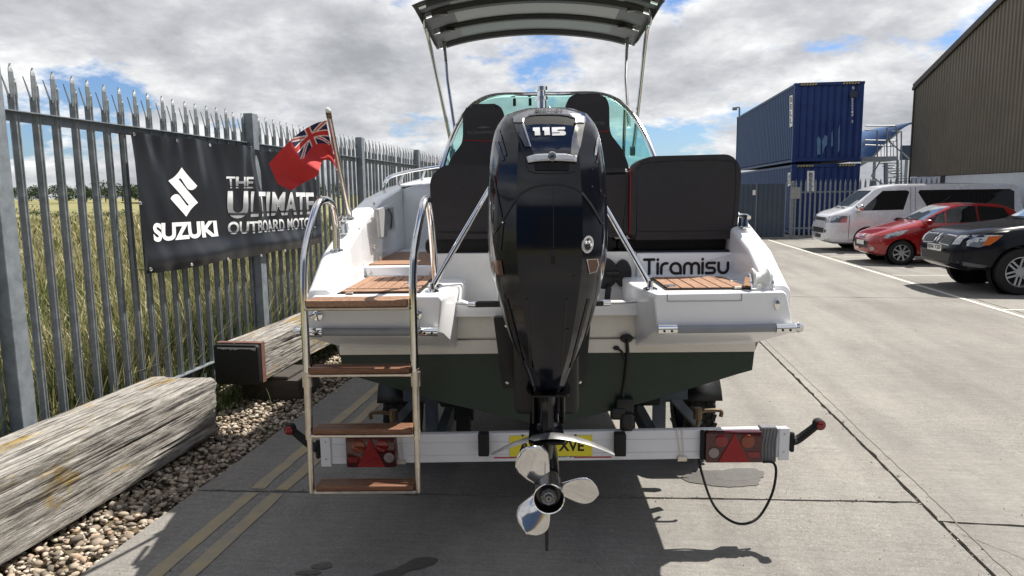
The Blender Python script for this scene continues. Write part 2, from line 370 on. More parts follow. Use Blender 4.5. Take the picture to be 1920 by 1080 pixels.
# ================================================================== SETTING
FV = -3.43                                           # fence line across the yard frame
EDGE = -2.42                                         # concrete edge
def yard_obj(o): o.location = YD.o; o.rotation_euler = (0,0,YD.rz); return o
soil = mat('soil', (.075,.058,.035), .95, c2=(.13,.105,.06), vscale=3, bump=.4, bscale=8)
field_m = mat('dry_pasture', (.12,.135,.045), .95, c2=(.27,.23,.10), vscale=.12, detail=10, bump=.3, bscale=3)
def terrain():
    # one sheet to the horizon; it rises gently far out on the field side
    bm = new(); us = [-40,-20,-10,0,10,20,30,45,60,80,110,150,200,300,500,900,1500,2500]; vs = [-1800,-900,-500,-300,-200,-140,-100,-70,-50,-35,-20,-10,-3.3,0,20,60,200,600,1500]
    def h(v,u):
        d = math.hypot(v,u)
        if v > -3.2: return -.06
        return -.06 + 1.5*max(0,min(1,(d-60)/140)) + .25*noise.noise(Vector((v*.02,u*.02,0)))*min(1,d/60)
    G_ = [[bm.verts.new((v,u,h(v,u))) for v in vs] for u in us]
    for a,b in zip(G_,G_[1:]):
        for i in range(len(vs)-1): bm.faces.new((a[i],a[i+1],b[i+1],b[i]))
    return struct(yard_obj(build('ground', bm, field_m)), 'dry pasture and open ground')
terrain()
def strip(name, m, v0, v1, u0, u1, z, label, jit=0., step=.25):
    bm = new(); n = max(1,int((u1-u0)/step)); L_=[]; R_=[]
    for i in range(n+1):
        u = u0+(u1-u0)*i/n; L_.append((v0+random.uniform(-jit,jit),u)); R_.append((v1+random.uniform(-jit,jit),u))
    A=[bm.verts.new((p[0],p[1],z)) for p in L_]; B=[bm.verts.new((p[0],p[1],z)) for p in R_]
    for i in range(n): bm.faces.new((A[i],B[i],B[i+1],A[i+1]))
    return struct(yard_obj(build(name, bm, m)), label)
joint_m = mat('joint_dirt', (.035,.03,.024), .95, c2=(.10,.085,.06), vscale=14, bump=.8, bscale=40)
strip('gravel_bed', soil, FV-.5, EDGE+.02, -6, 60, -.045, 'earth under the gravel strip', step=4)
strip('joint_filler', joint_m, EDGE+.02, 16, -6, 60, -.022, 'dirt filled joints between the concrete slabs', step=4)
# concrete slabs, each its own piece
yard = struct(empty('concrete_yard', YD.o, YD.rz), 'concrete yard of large cast slabs')
def jline(p, q, n, amp, seed):
    out=[]
    for i in range(n+1):
        t=i/n; x=p[0]+(q[0]-p[0])*t; y=p[1]+(q[1]-p[1])*t; k = amp*(noise.noise(Vector((x*3,y*3,seed)))*1.0+noise.noise(Vector((x*14,y*14,seed)))*.9)
        if 0<i<n and random.random()<.05: k += random.choice((-1,1))*amp*1.2
        out.append((x,y,k))
    return out
def slab(c0, c1, gap=.016):
    (a,b,c,d) = c0; n1=int(abs(b[0]-a[0])/.05)+2; n2=int(abs(c[1]-b[1])/.06)+2; pts=[]
    n1=min(n1,90); n2=min(n2,160)
    for (p,q,n,ax,s) in ((a,b,n1,1,1),(b,c,n2,0,-1),(c,d,n1,1,-1),(d,a,n2,0,1)):
        for x,y,k in jline(p,q,n,.010,c1)[:-1]:
            if ax==1: y += s*(gap/2+abs(k))
            else: x += s*(gap/2+abs(k))
            pts.append((x,y))
    bm=new(); top=[bm.verts.new((x,y,0)) for x,y in pts]; bot=[bm.verts.new((x,y,-.06)) for x,y in pts]; n=len(pts)
    bm.faces.new(top)
    for i in range(n): bm.faces.new((top[i],bot[i],bot[(i+1)%n],top[(i+1)%n]))
    bmesh.ops.triangulate(bm, faces=[f for f in bm.faces if len(f.verts)>4])
    build('slab', bm, conc, yard, smooth=False)
cols = [(EDGE,1.707),(1.707,5.62),(5.62,15.5)]
for ci,(v0,v1) in enumerate(cols):
    if ci==0: us=[-6,3.71,12.0,20.2,28.4,36.6,60]; sl_=.068
    elif ci==1: us=[-6,3.757,11.9,20.0,28.2,36.4,60]; sl_=-.03
    else: us=[-6,4.2,12.9,21,29,60]; sl_=0
    for k in range(len(us)-1):
        s0 = sl_*(v1-v0) if 0<k else 0; s1 = sl_*(v1-v0) if k<len(us)-2 else 0
        slab(((v0,us[k]),(v1,us[k]+s0),(v1,us[k+1]+s1),(v0,us[k+1])), ci*10+k)
yel = mat('worn_yellow_paint', (.36,.29,.165), .85, c2=(.265,.24,.195), vscale=7, bump=.2)
whp = mat('worn_white_paint', (.62,.60,.54), .85, c2=(.45,.42,.36), vscale=5)
def paint(name, m, segs, label):
    bm=new()
    for (v0,u0,v1,u1,w) in segs:
        p=Vector((v0,u0,0)); q=Vector((v1,u1,0)); d=(q-p).normalized(); s=Vector((d.y,-d.x,0)); n=max(2,int((q-p).length/.07)); A=[];B=[]
        for i in range(n+1):
            c=p+(q-p)*(i/n); A.append(bm.verts.new(c-s*(w/2+.007*noise.noise(c*5)+.009*noise.noise(c*31))+Vector((0,0,.004)))); B.append(bm.verts.new(c+s*(w/2+.007*noise.noise(c*5+Vector((5,5,0)))+.009*noise.noise(c*31+Vector((5,5,0))))+Vector((0,0,.004))))
        for i in range(n): bm.faces.new((A[i],B[i],B[i+1],A[i+1]))
    return struct(yard_obj(build(name, bm, m, smooth=False)), label)
for v,lab in ((-2.06,'yellow line beside the gravel, nearer the fence'),(-1.905,'yellow line beside the gravel, nearer the boat')):
    paint('yellow_line', yel, [(v,-2,v,3.71,.08),(v,3.765,v,12.0,.08),(v,12.06,v,34,.08)], lab)
paint('parking_line', whp, [(5.45,4,5.45,26,.075)]+[(5.5,u,11,u,.07) for u in (10.7,14.9,18.9)], 'worn white parking bay lines')
def blotch(name, m, cx, cy, parts, label, fr_z=.004):
    bm=new()
    for (dx,dy,a,b,rot) in parts:
        pts=[]
        for k in range(40):
            t=2*math.pi*k/40; rr=1+.22*noise.noise(Vector((math.cos(t)*1.6+dx*9,math.sin(t)*1.6+dy*9,cx)))+.08*noise.noise(Vector((math.cos(t)*6,math.sin(t)*6,cx+dx)))
            x=a*rr*math.cos(t); y=b*rr*math.sin(t); pts.append(bm.verts.new((cx+dx+x*math.cos(rot)-y*math.sin(rot), cy+dy+x*math.sin(rot)+y*math.cos(rot), fr_z)))
        bm.faces.new(pts); fr_z+=.0006
    return struct(build(name, bm, m, smooth=False), label)
def gw(px,py): o=CAM; d=pix_ray(px,py); return o+d*(-o.z/d.z)
p=gw(1355,897); blotch('wet_patch', conc_wet, p.x,p.y,[(0,0,.24,.13,0),(.12,.05,.17,.09,.2)],'damp patch on sunlit concrete under the trailer cable')
p=gw(785,1058); blotch('wet_patch', conc_wet, p.x,p.y,[(0,0,.10,.045,.55),(-.12,-.09,.09,.035,.5)],'dark wet splash left of the propeller')
p=gw(605,1062); blotch('wet_patch', conc_wet, p.x,p.y,[(0,0,.05,.03,.1),(-.05,-.06,.06,.02,0)],'small wet splash at the bottom edge below the ladder')
# tar-filled crack parallel to the long joint
bm=new(); pts=[(1.79+.02*noise.noise(Vector((u*1.3,0,0)))+.01*noise.noise(Vector((u*9,0,0))),u) for u in np.arange(2.6,9,.07)]
A=[bm.verts.new((v-.003,u,.003)) for v,u in pts]; B=[bm.verts.new((v+.003,u,.003)) for v,u in pts]
for i in range(len(pts)-1): bm.faces.new((A[i],B[i],B[i+1],A[i+1]))
struct(yard_obj(build('crack', bm, mat('crack_dirt',(.17,.15,.12),.9), smooth=False)),'thin crack beside the long slab joint')
def grit():
    V=[];F_=[];T=[];k=0; g=np.random.default_rng(21)
    for i in range(1500):
        v=g.uniform(-2.35,5.4); u=g.uniform(2.6,13) if i>900 else g.uniform(2.6,6); r=g.uniform(.0015,.0045)*(1+(g.random()<.05)*1.2)
        if g.random()<.35: u=3.71+.068*(v+2.4)+g.normal()*.03 if v<1.7 else u; 
        elif g.random()<.3: v=1.707+g.normal()*.04
        P=np.array([[1,0,0],[-.5,.85,0],[-.5,-.85,0],[0,0,.9]])*r*g.uniform(.6,1.5,(4,3)); a=g.uniform(0,6.3); P=np.stack([P[:,0]*math.cos(a)-P[:,1]*math.sin(a),P[:,0]*math.sin(a)+P[:,1]*math.cos(a),P[:,2]],1)+[v,u,.0008]
        V.append(P); F_.append(np.array([[0,1,2],[0,1,3],[1,2,3],[2,0,3]])+k); T+= [g.random()]*4; k+=4
    o=raw_mesh('grit',np.concatenate(V),np.concatenate(F_),tint_mat('grit_stone',[(0,(.03,.026,.022)),(.6,(.10,.085,.07)),(1,(.45,.42,.36))],.9),T); yard_obj(o); o['kind']='stuff'; tag(o,'loose grit and chips scattered over the concrete','grit')
grit()
def crack(pts,w,label):
    bm=new(); P=[]
    for a,b in zip(pts,pts[1:]):
        n=max(2,int(math.hypot(b[0]-a[0],b[1]-a[1])/.05))
        for k in range(n): t=k/n; P.append((a[0]+(b[0]-a[0])*t,a[1]+(b[1]-a[1])*t))
    P=[(x+.03*noise.noise(Vector((x*2,y*2,3)))+.012*noise.noise(Vector((x*13,y*13,1))),y+.03*noise.noise(Vector((x*2,y*2,7)))+.012*noise.noise(Vector((x*13,y*13,9)))) for x,y in P]; A=[];B=[]
    for k,(x,y) in enumerate(P):
        x2,y2=P[min(k+1,len(P)-1)]; x1,y1=P[max(k-1,0)]; d=Vector((x2-x1,y2-y1)).normalized(); ww=w*(.4+.8*abs(noise.noise(Vector((k*.3,1,1))))) 
        A.append(bm.verts.new((x-d.y*ww,y+d.x*ww,.003))); B.append(bm.verts.new((x+d.y*ww,y-d.x*ww,.003)))
    for k in range(len(P)-1): bm.faces.new((A[k],B[k],B[k+1],A[k+1]))
    struct(yard_obj(build('crack',bm,mat('crack_dark',(.05,.044,.036),.95),smooth=False)),label)
crack([(1.75,3.62),(1.95,3.35),(2.05,2.9)],.0025,'short crack branching off the slab corner at the lower right')
crack([(3.0,11.9),(4.1,11.2),(5.4,11.5)],.004,'wandering crack across the far right slab')
# ------------------------------------------------------------------ gravel
def pebbles():
    ico=bmesh.new(); bmesh.ops.create_icosphere(ico, subdivisions=1, radius=1); ico.verts.ensure_lookup_table()
    BV=np.array([v.co[:] for v in ico.verts]); BF=np.array([[v.index for v in f.verts] for f in ico.faces]); ico.free()
    ico=bmesh.new(); bmesh.ops.create_icosphere(ico, subdivisions=2, radius=1); ico.verts.ensure_lookup_table()
    BV2=np.array([v.co[:] for v in ico.verts]); BF2=np.array([[v.index for v in f.verts] for f in ico.faces]); ico.free()
    Vs=[];Fs=[];Ts=[];off=0
    for i in range(15000):
        u = 2.0+ (rng.random()**1.5)*12 if i<12500 else rng.uniform(3.6,8.2); v=rng.uniform(FV-.25,EDGE-.01+rng.normal()*.02)
        s=rng.uniform(.007,.020)*(1+ (rng.random()<.12)*.5); sc=np.array([s*rng.uniform(.9,1.5),s*rng.uniform(.8,1.2),s*rng.uniform(.5,.8)])
        bv,bf=(BV2,BF2) if u<5.5 and i<5000 else (BV,BF)
        P=bv*sc*(1+.12*np.sin(bv@rng.normal(size=3)*2.5)[:,None]); a=rng.uniform(0,6.28); ca,sa=math.cos(a),math.sin(a); t=rng.normal()*.3
        P=np.stack([P[:,0]*ca-P[:,1]*sa,P[:,0]*sa+P[:,1]*ca,P[:,2]+P[:,0]*t],1); P+=np.array([v,u,-.03+rng.random()**2*.035])
        Vs.append(P);Fs.append(bf+off);Ts.append(np.full(len(P),rng.random()));off+=len(P)
    gm=tint_mat('pebble',[(0,(.10,.085,.07)),(.3,(.22,.18,.14)),(.6,(.36,.30,.23)),(.85,(.50,.45,.37)),(1,(.30,.19,.12))],.75)
    o=raw_mesh('gravel',np.concatenate(Vs),np.concatenate(Fs),gm,np.concatenate(Ts),smooth=True); yard_obj(o); o['kind']='stuff'; tag(o,'brown and cream pebble gravel strip along the fence foot','gravel')
pebbles()
# ------------------------------------------------------------------ long grass
def grass(name, n, area, hgt, wid, label, seed, stops, heads=False):
    g=np.random.default_rng(seed); v,u=area(g,n); n=len(v); h=hgt(g,n,v,u); w=wid(g,n,v,u)
    a=g.uniform(0,2*np.pi,n); lean=np.abs(g.normal(0,.28,n))*h+.05; la=g.uniform(0,2*np.pi,n)
    ts=np.array([0,.4,.75,1.0]); ww=np.array([1,.85,.55,.06]); V=np.zeros((n,8,3)); T=np.zeros((n,8)); tr=g.random(n)
    for k,t in enumerate(ts):
        bend=lean*t**2; cx=v+np.cos(la)*bend; cy=u+np.sin(la)*bend; cz=h*t-bend*.25*t-.05
        for j,sg in enumerate((-1,1)):
            V[:,k*2+j,0]=cx+np.cos(a)*w*ww[k]*.5*sg; V[:,k*2+j,1]=cy+np.sin(a)*w*ww[k]*.5*sg; V[:,k*2+j,2]=cz
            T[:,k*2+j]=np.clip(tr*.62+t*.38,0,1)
    if heads: V[:,4:6,:2]+= (V[:,4:6,:2]-V[:,4:6,:2].mean(1,keepdims=True))*1.2
    base=np.arange(n)[:,None,None]*8; f=np.array([[0,1,3],[0,3,2],[2,3,5],[2,5,4],[4,5,7],[4,7,6]])[None]; F_=(f+base).reshape(-1,3)
    o=raw_mesh(name,V.reshape(-1,3),F_,tint_mat(name+'_blade',stops,.75,True),T.ravel()); yard_obj(o); o['kind']='stuff'; tag(o,label,'grass'); return o
def area_near(g,n):
    d=g.random(n)**1.7; return FV-.12-d*14, g.uniform(1.2,22,n)
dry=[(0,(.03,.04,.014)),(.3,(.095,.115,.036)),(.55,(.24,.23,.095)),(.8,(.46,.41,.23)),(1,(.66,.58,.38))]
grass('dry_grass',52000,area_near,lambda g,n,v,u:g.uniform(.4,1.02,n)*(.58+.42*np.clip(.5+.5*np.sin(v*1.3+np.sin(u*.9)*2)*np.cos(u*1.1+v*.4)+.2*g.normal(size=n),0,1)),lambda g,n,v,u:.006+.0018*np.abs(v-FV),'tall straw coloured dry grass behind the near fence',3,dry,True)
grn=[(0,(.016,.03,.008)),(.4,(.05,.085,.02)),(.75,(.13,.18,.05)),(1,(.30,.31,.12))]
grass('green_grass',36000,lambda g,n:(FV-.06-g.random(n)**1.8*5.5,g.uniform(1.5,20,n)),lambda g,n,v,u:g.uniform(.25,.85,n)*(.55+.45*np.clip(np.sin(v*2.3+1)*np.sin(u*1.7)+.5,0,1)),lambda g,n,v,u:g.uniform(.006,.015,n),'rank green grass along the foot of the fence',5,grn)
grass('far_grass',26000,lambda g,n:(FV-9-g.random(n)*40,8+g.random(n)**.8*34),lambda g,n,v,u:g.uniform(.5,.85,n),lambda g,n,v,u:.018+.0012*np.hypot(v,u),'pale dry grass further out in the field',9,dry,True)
grass('verge_grass',5200,lambda g,n:(lambda c:(FV+.16+np.abs(g.normal(0,.11,n))*(np.sin(c*2.7)>-.2),c))(g.uniform(2.2,15,n)),lambda g,n,v,u:g.uniform(.06,.30,n),lambda g,n,v,u:g.uniform(.004,.010,n),'ragged grass tufts growing into the gravel at the fence foot',13,grn)
# ------------------------------------------------------------------ hedges and trees beyond
leaf_far=tint_mat('far_leaves',[(0,(.015,.028,.012)),(.5,(.035,.055,.022)),(1,(.07,.095,.04))],.8)
bark=mat('bark',(.09,.07,.05),.9,var=.3)
def tree(name,label,cat,v,u,z,h,w,group,seed,trunk=True,n=900):
    g=np.random.default_rng(seed); root=empty(name,yw(v,u,z),YD.rz,label,cat,group)
    blobs=[(g.normal(0,.3)*w,g.normal(0,.2)*w,h*(.3 if not trunk else .24)+g.random()*h*.42,g.uniform(.24,.42)*min(w,h)) for _ in range(9)]
    C=[];S=[];T=[]
    for i in range(n):
        b=blobs[g.integers(9)]; d=g.normal(size=3); d/=np.linalg.norm(d); r=b[3]*g.random()**.35; C.append(np.array(b[:3])+d*r*np.array([1,1,.8])); S.append(g.uniform(.03,.07)*h*.6); T.append(g.random())
    C=np.array(C); C[:,2]=np.maximum(C[:,2],.1); V=np.zeros((n,3,3)); 
    for k in range(3): V[:,k]=C+g.normal(size=(n,3))*np.array(S)[:,None]
    raw_mesh('crown',V.reshape(-1,3),np.arange(n*3).reshape(-1,3),leaf_far,np.repeat(T,3),root)
    bm=new(); tube(bm,[(0,0,-.1),(.03*h,0,h*.3),(0,.02*h,h*.62)],[.035*h,.028*h,.012*h],7)
    for k in range(3): a=k*2.1; tube(bm,[(.02*h,0,h*.3),(math.cos(a)*w*.2,math.sin(a)*w*.2,h*.6)],[.016*h,.006*h],5)
    build('trunk',bm,bark,root); return root
tx=[-5,42,85,122,160,196,228,262,300,345,398,452,505,556,610]
for i,px in enumerate(tx):
    pw=YD.at_y(px,352,118+8*math.sin(i*2.2)); h=2.7+1.0*abs(math.sin(i*1.9))+.6*(i%3==0)
    desc=['round topped','broad','lumpy','low spreading','tall dense'][i%5]
    order='%s of the hedgerow'%(['leftmost tree','second tree','third tree','fourth tree','fifth tree','sixth tree','seventh tree','eighth tree','ninth tree','tenth tree','eleventh tree','twelfth tree','thirteenth tree','fourteenth tree','rightmost tree'][i])
    tree('hedgerow_tree','%s dark green tree on the skyline, %s from the left'%(desc,order) if 0<i<14 else '%s dark green tree on the skyline, %s'%(desc,order),'tree',pw.x,pw.y,1.2,h,h*(1.7+.5*math.cos(i)), 'hedgerow trees on the skyline',100+i,True,2200)
for i,(px,h) in enumerate(((50,1.5),(78,1.2),(118,1.0),(165,1.0),(195,1.25),(222,1.1),(268,1.0),(310,1.1))):
    pw=YD.at_z(px,416,.0); o=tree('ditch_bush','%s green bush in the field ditch, %s from the left'%(['bulky','rounded','low','low','dense','scruffy','small','sparse'][i],['first','second','third','fourth','fifth','sixth','seventh','eighth'][i]),'bush',pw.x,pw.y,0,h*.9,h*2.6,'bushes along the field ditch',200+i,False,700)
for i,(u,v,h,w) in enumerate(((24,-6.2,2.5,3),(29,-5.2,2.9,3.5),(36,-6,3.2,4))):
    tree('fence_shrub','leafy green shrub behind the %s stretch of the left fence'%['nearer','middle','farther'][i],'bush',v,u,0,h*.68,w,'shrubs behind the far end of the fence',300+i,False,1800)
# ------------------------------------------------------------------ palisade fences
def paling_mesh(h, split, lean=1):
    bm=new()
    prof=[(-.034,.0),(-.025,.004),(-.015,.022),(-.006,.024),(0,.014),(.006,.024),(.015,.022),(.025,.004),(.034,0)]
    th=.003; ring=[(x,-y) for x,y in prof]+[(x,-y+th) for x,y in prof[::-1]]
    loft(bm,[[(x,y,.06) for x,y in ring],[(x,y,split) for x,y in ring]])
    # centre prong, then two splayed outer prongs
    def prong(pts,ws,dy):
        rr=[]
        for (x,y,z),w in zip(pts,ws): rr.append([(x-w,y-.002,z),(x,y-dy,z),(x+w,y-.002,z),(x+w,y+.002,z),(x,y-dy+.004,z),(x-w,y+.002,z)])
        loft(bm,rr)
    prong([(-.007,-.012,split-.02),(-.007,-.012,split+.05),(-.004,-.010,h-.05),(-.001,-.006,h-.03),(.010,.004,h)],[.020,.020,.0185,.015,.002],.012)
    prong([(-.027,-.004,split-.02),(-.032,-.002,split+.0),(-.045,.004,split+.06),(-.060,.01,h-.06)],[.006,.006,.005,.001],.004)
    prong([(.0235,-.008,split-.02),(.0235,-.008,split+.03),(.025,-.006,split+.07),(.028,-.0,h-.09),(.024,.004,h-.075)],[.0105,.0105,.0095,.006,.001],.008)
    me=bpy.data.meshes.new('paling'); bmesh.ops.recalc_face_normals(bm,faces=bm.faces); bm.to_mesh(me); bm.free(); me.materials.append(galv); return me
def hpost(bm, x, y, h, w=.105, d=.06):
    for s in (-1,1): box(bm,(x-d/2,y+s*w/2-.004,-.1),(x+d/2,y+s*w/2+.004,h))
    box(bm,(x-.004,y-w/2+.0045,-.1),(x+.004,y+w/2-.0045,h-.001))
fence=frame_empty(YD,'palisade_fence','long galvanised steel palisade fence with splayed spikes beside the grass field','fence')
pm=paling_mesh(2.5,2.325)
posts=[3.58-2.95,3.58,6.50,9.50,12.42,15.4,18.35,21.3,24.25,27.2]
for i,u in enumerate(posts):
    bm=new(); box(bm,(FV+.0,u-.055,-.1),(FV+.09,u+.055,2.5),.004,1); build('post',bm,galv_d,fence)
for z in (2.2,.27):
    for a,b in zip(posts,posts[1:]):
        bm=new(); box(bm,(FV-.006,a+.06,z-.03),(FV,b-.06,z+.03)); box(bm,(FV+.0005,a+.06,z+.024),(FV+.045,b-.06,z+.030)); build('rail',bm,galv_d,fence)
n=0; u=1.0
while u<27:
    if all(abs(u-p)>.05 for p in posts):
        o=bpy.data.objects.new('paling',pm); col.objects.link(o); o.parent=fence; o.location=(FV-.012,u,random.uniform(-.008,.008)); o.rotation_euler=(random.uniform(-.004,.004),random.uniform(-.004,.004),math.pi/2+random.uniform(-.06,.06)); n+=1
        if u<9:
            bm=new(); 
            for z in (2.2,): lathe(bm,[(.0,.012),(.009,.011),(.011,0)],8,'x',(FV+.0,u,z),False)
            build('bolt',bm,galv_d,fence)
    u+=.1555
rebase(fence,(FV,3.58,0))
# ================================================================== TIMBERS
def timber_beam(name,label,x0,x1,y0,y1,z0,z1,seed,tilt=0.):
    root=frame_empty(YD,name,label,'timber beam'); bm=new(); NU=46; 
    sec=roundpoly([(x0,z0),(x1,z0),(x1,z1),(x0,z1)],.012,2); dense=[]
    for i in range(len(sec)):
        a=Vector(sec[i]); b=Vector(sec[(i+1)%len(sec)]); k=max(1,int((b-a).length/.016))
        for j in range(k): dense.append(a+(b-a)*(j/k))
    rings=[]; c=Vector(((x0+x1)/2,(z0+z1)/2)); NU=90
    for i in range(NU+1):
        t=i/NU; y=y0+(y1-y0)*t; ring=[]
        for q in dense:
            d=(q-c); k=.008*noise.noise(Vector((q.x*4,y*.7,q.y*4+seed)))+.004*noise.noise(Vector((q.x*30,y*2.2,q.y*30+seed)))-.030*max(0,noise.noise(Vector((q.x*34,y*.75,q.y*34+seed)))-.34)*2-.02*max(0,noise.noise(Vector((q.x*70,y*1.3,q.y*70+seed*2)))-.38)*2
            e=0
            if i in (0,NU): e=.035*noise.noise(Vector((q.x*16,seed,q.y*16)))+.02*noise.noise(Vector((q.x*50,seed,q.y*50)))
            w=q+d.normalized()*(k-(.012 if i in (0,NU) else 0)); ring.append((w.x,y+e,w.y))
        rings.append(ring)
    loft(bm,rings); build('beam',bm,timber,root,ang=38); return root
t1=timber_beam('timber_beam','massive weathered grey timber beam with yellow lichen lying on the gravel in front',-3.27,-2.79,.6,4.62,.03,.44,1.)
rebase(t1,(-3.0,2.6,0))
t2=timber_beam('timber_beam','grey timber beam with a black tarred end raised on a dark block behind the ladder',-3.19,-2.83,5.32,9.4,.20,.52,5.)
tar=mat('tar',(.003,.003,.003),.6,var=.3,vscale=14,bump=.5,bscale=20); rust=mat('red_primer',(.09,.035,.028),.8,c2=(.16,.08,.06),vscale=12); peel=mat('peeled_paint',(.45,.43,.40),.8,var=.2)
bm=new(); prism(bm,roundpoly([(-3.20,.195),(-2.815,.195),(-2.815,.525),(-3.20,.525)],.03,3),5.29,5.345,'y',.008); build('tarred_end',bm,tar,t2)
bm=new(); box(bm,(-3.205,5.346,.527),(-2.81,5.41,.534),.002,1); box(bm,(-2.822,5.346,.2),(-2.812,5.41,.526),.002,1); build('red_paint_band',bm,rust,t2)
bm=new()
for k in range(16):
    x=-3.15+.31*k/15; h=.012+.03*abs(noise.noise(Vector((k*.9,2,3)))); prism(bm,[(x-.012,.505),(x+.012,.506),(x+.006,.505-h),(x-.008,.505-h*.8)],5.285,5.2885,'y')
build('paint_flakes',bm,peel,t2)
rebase(t2,(-3.0,5.35,0))
blk=frame_empty(YD,'support_block','dark timber block under the tarred end of the raised beam','block')
bm=new(); box(bm,(-3.12,5.55,-.04),(-2.60,6.0,.17),.015,2); build('block',bm,mat('dark_timber',(.035,.03,.026),.85,c2=(.07,.06,.05),vscale=12,bump=.4,bscale=25,stretch=(.2,1,1)),blk)
bm=new(); box(bm,(-2.96,5.56,.171),(-2.7,5.98,.199),.006,1); build('packing_board',bm,MATS['dark_timber'],blk)
rebase(blk,(-2.86,5.75,0))
# ================================================================== BANNER
BV=FV+.115
ban=frame_empty(YD,'advertising_banner','black vinyl advertising banner with white and chrome lettering tied to the fence','banner')
bu0=(YD.at_x(247,245,BV).y+YD.at_x(268,510,BV).y)/2; bu1=YD.at_x(597,452,BV).y
def ban_w(u,z):
    s=(u-bu0)/(bu1-bu0); t=(z-1.17)/1.03
    w=.020*noise.noise(Vector((u*2.2,z*.9,1)))+.034*noise.noise(Vector((u*5+z*1.5,z*1.2,4)))*(.4+t*.6)
    w+=.05*math.exp(-((t-.07)/.10)**2)*(.5+.5*noise.noise(Vector((u*1.4,0,9))))*1.6
    w+=-.006*math.exp(-((u-6.5)/.06)**2)
    w+=.014*math.sin(u*23+2*math.sin(u*5))*max(0,t-.5)
    return BV+w
def ban_top(u): return 2.19-.018*abs(math.sin((u-bu0)/(bu1-bu0)*math.pi*4))-.10*((u-bu0)/(bu1-bu0))**3*.6
def ban_bot(u): return 1.18-.015*abs(math.sin((u-bu0)*3.1))+.0*(u-bu0)
bm=new(); NU=150; NZ=46; G_=[]
for i in range(NU+1):
    u=bu0+(bu1-bu0)*i/NU; a=ban_bot(u); b=ban_top(u); row=[]
    for j in range(NZ+1): z=a+(b-a)*j/NZ; row.append(bm.verts.new((ban_w(u,z),u+(.03*math.sin(j/NZ*math.pi) if i==0 else 0),z)))
    G_.append(row)
for a,b in zip(G_,G_[1:]):
    for j in range(NZ): bm.faces.new((a[j],b[j],b[j+1],a[j+1]))
build('banner_sheet',bm,ban_m,ban)
def ban_surf(px,py):
    q=YD.at_x(px,py,BV); return Vector((ban_w(q.y,q.z)+.004,q.y,q.z))
def ban_lay(name,bm,m): return build(name,lay(bm,ban_surf),m,ban,smooth=False)
zx=lambda x,y:(270+x*150/1012,300+y*160/1080)
S=[(475,93),(667,328),(645,358),(615,378),(590,380),(560,370),(540,346),(466,236),(448,232),(430,240),(678,540),(640,570),(610,600),(580,635),(522,717),(322,488),(350,455),(385,434),(420,434),(440,450),(535,575),(552,580),(562,566),(310,262),(350,240),(385,212),(425,165)]
ban_lay('emblem',shape([zx(*q) for q in S],6),white_txt)
ban_lay('lettering',text_bm('SUZUKI',[zx(93,800),zx(915,765),zx(932,965),zx(100,1040)],.045,0,6,.98),white_txt)
def chrome_txt():
    m=bpy.data.materials.new('chrome_print'); m.use_nodes=True; nt=m.node_tree; b=nt.nodes['Principled BSDF']; at=nt.nodes.new('ShaderNodeAttribute'); at.attribute_name='tint'; r=nt.nodes.new('ShaderNodeValToRGB'); e=r.color_ramp.elements
    st=[(0,(.30,.31,.32)),(.10,(.30,.31,.32)),(.12,(.02,.021,.024)),(.19,(.02,.021,.024)),(.22,(.2,.2,.21)),(.5,(.24,.25,.26)),(.85,(.72,.73,.74)),(1,(.6,.61,.62))]
    while len(e)<len(st): e.new(.5)
    for q,(p,c) in zip(e,st): q.position=p; q.color=(*c,1)
    nt.links.new(at.outputs['Fac'],r.inputs[0]); nt.links.new(r.outputs[0],b.inputs['Base Color']); b.inputs['Roughness'].default_value=.45; return m
chr_m=chrome_txt()
zu=lambda x,y:(410+x*190/1578,320+y*130/1080)
def chrome_word(body,quad,bold=.02):
    bm=text_bm(body,quad,bold,0,None); TL,TR,BR,BL=[Vector(q) for q in quad]
    lay_=bm.verts.layers.float.new('tint')
    # finer rows so that the printed gradient shows
    ys=[v.co.y for v in bm.verts]; cut(bm,1.6)
    for v in bm.verts:
        s=(v.co.x-TL.x)/(TR.x-TL.x); top=TL.y+(TR.y-TL.y)*s; bot=BL.y+(BR.y-BL.y)*s; v[lay_]=max(0,min(1,(bot-v.co.y)/(bot-top)))
    build('lettering',lay(bm,ban_surf),chr_m,ban,smooth=False)
chrome_word('THE',[zu(115,90),zu(510,98),zu(508,275),zu(120,275)],.03)
chrome_word('U',[zu(135,318),zu(440,318),zu(440,745),zu(128,745)],.035)
chrome_word('LTIMATE',[zu(490,322),zu(1470,340),zu(1472,672),zu(480,722)],.025)
chrome_word('OUT',[zu(135,795),zu(600,785),zu(600,975),zu(135,995)],.03)
chrome_word('BOARD MOTOR',[zu(598,772),zu(1490,722),zu(1490,885),zu(598,972)],.025)
for (px,py) in ((254,252),(332,264),(398,272),(470,277),(508,283),(263,381),(274,505),(350,496),(422,486),(560,297),(486,479),(528,470)):
    q=ban_surf(px,py); bm=new(); lathe(bm,[(.004,.0),(.006,.004),(.013,.004),(.015,0)],12,'x',(q.x,q.y,q.z),False); build('eyelet',bm,chrome,ban)
for (px,py) in ((263,381),(274,505),(254,252),(470,277)):
    q=ban_surf(px,py); bm=new(); tube(bm,[q,q+Vector((.012,-.03,0)),q+Vector((-.08,-.09,.005))],.004,6); build('cable_tie',bm,blackplast,ban)
rebase(ban,(BV,6.6,0))
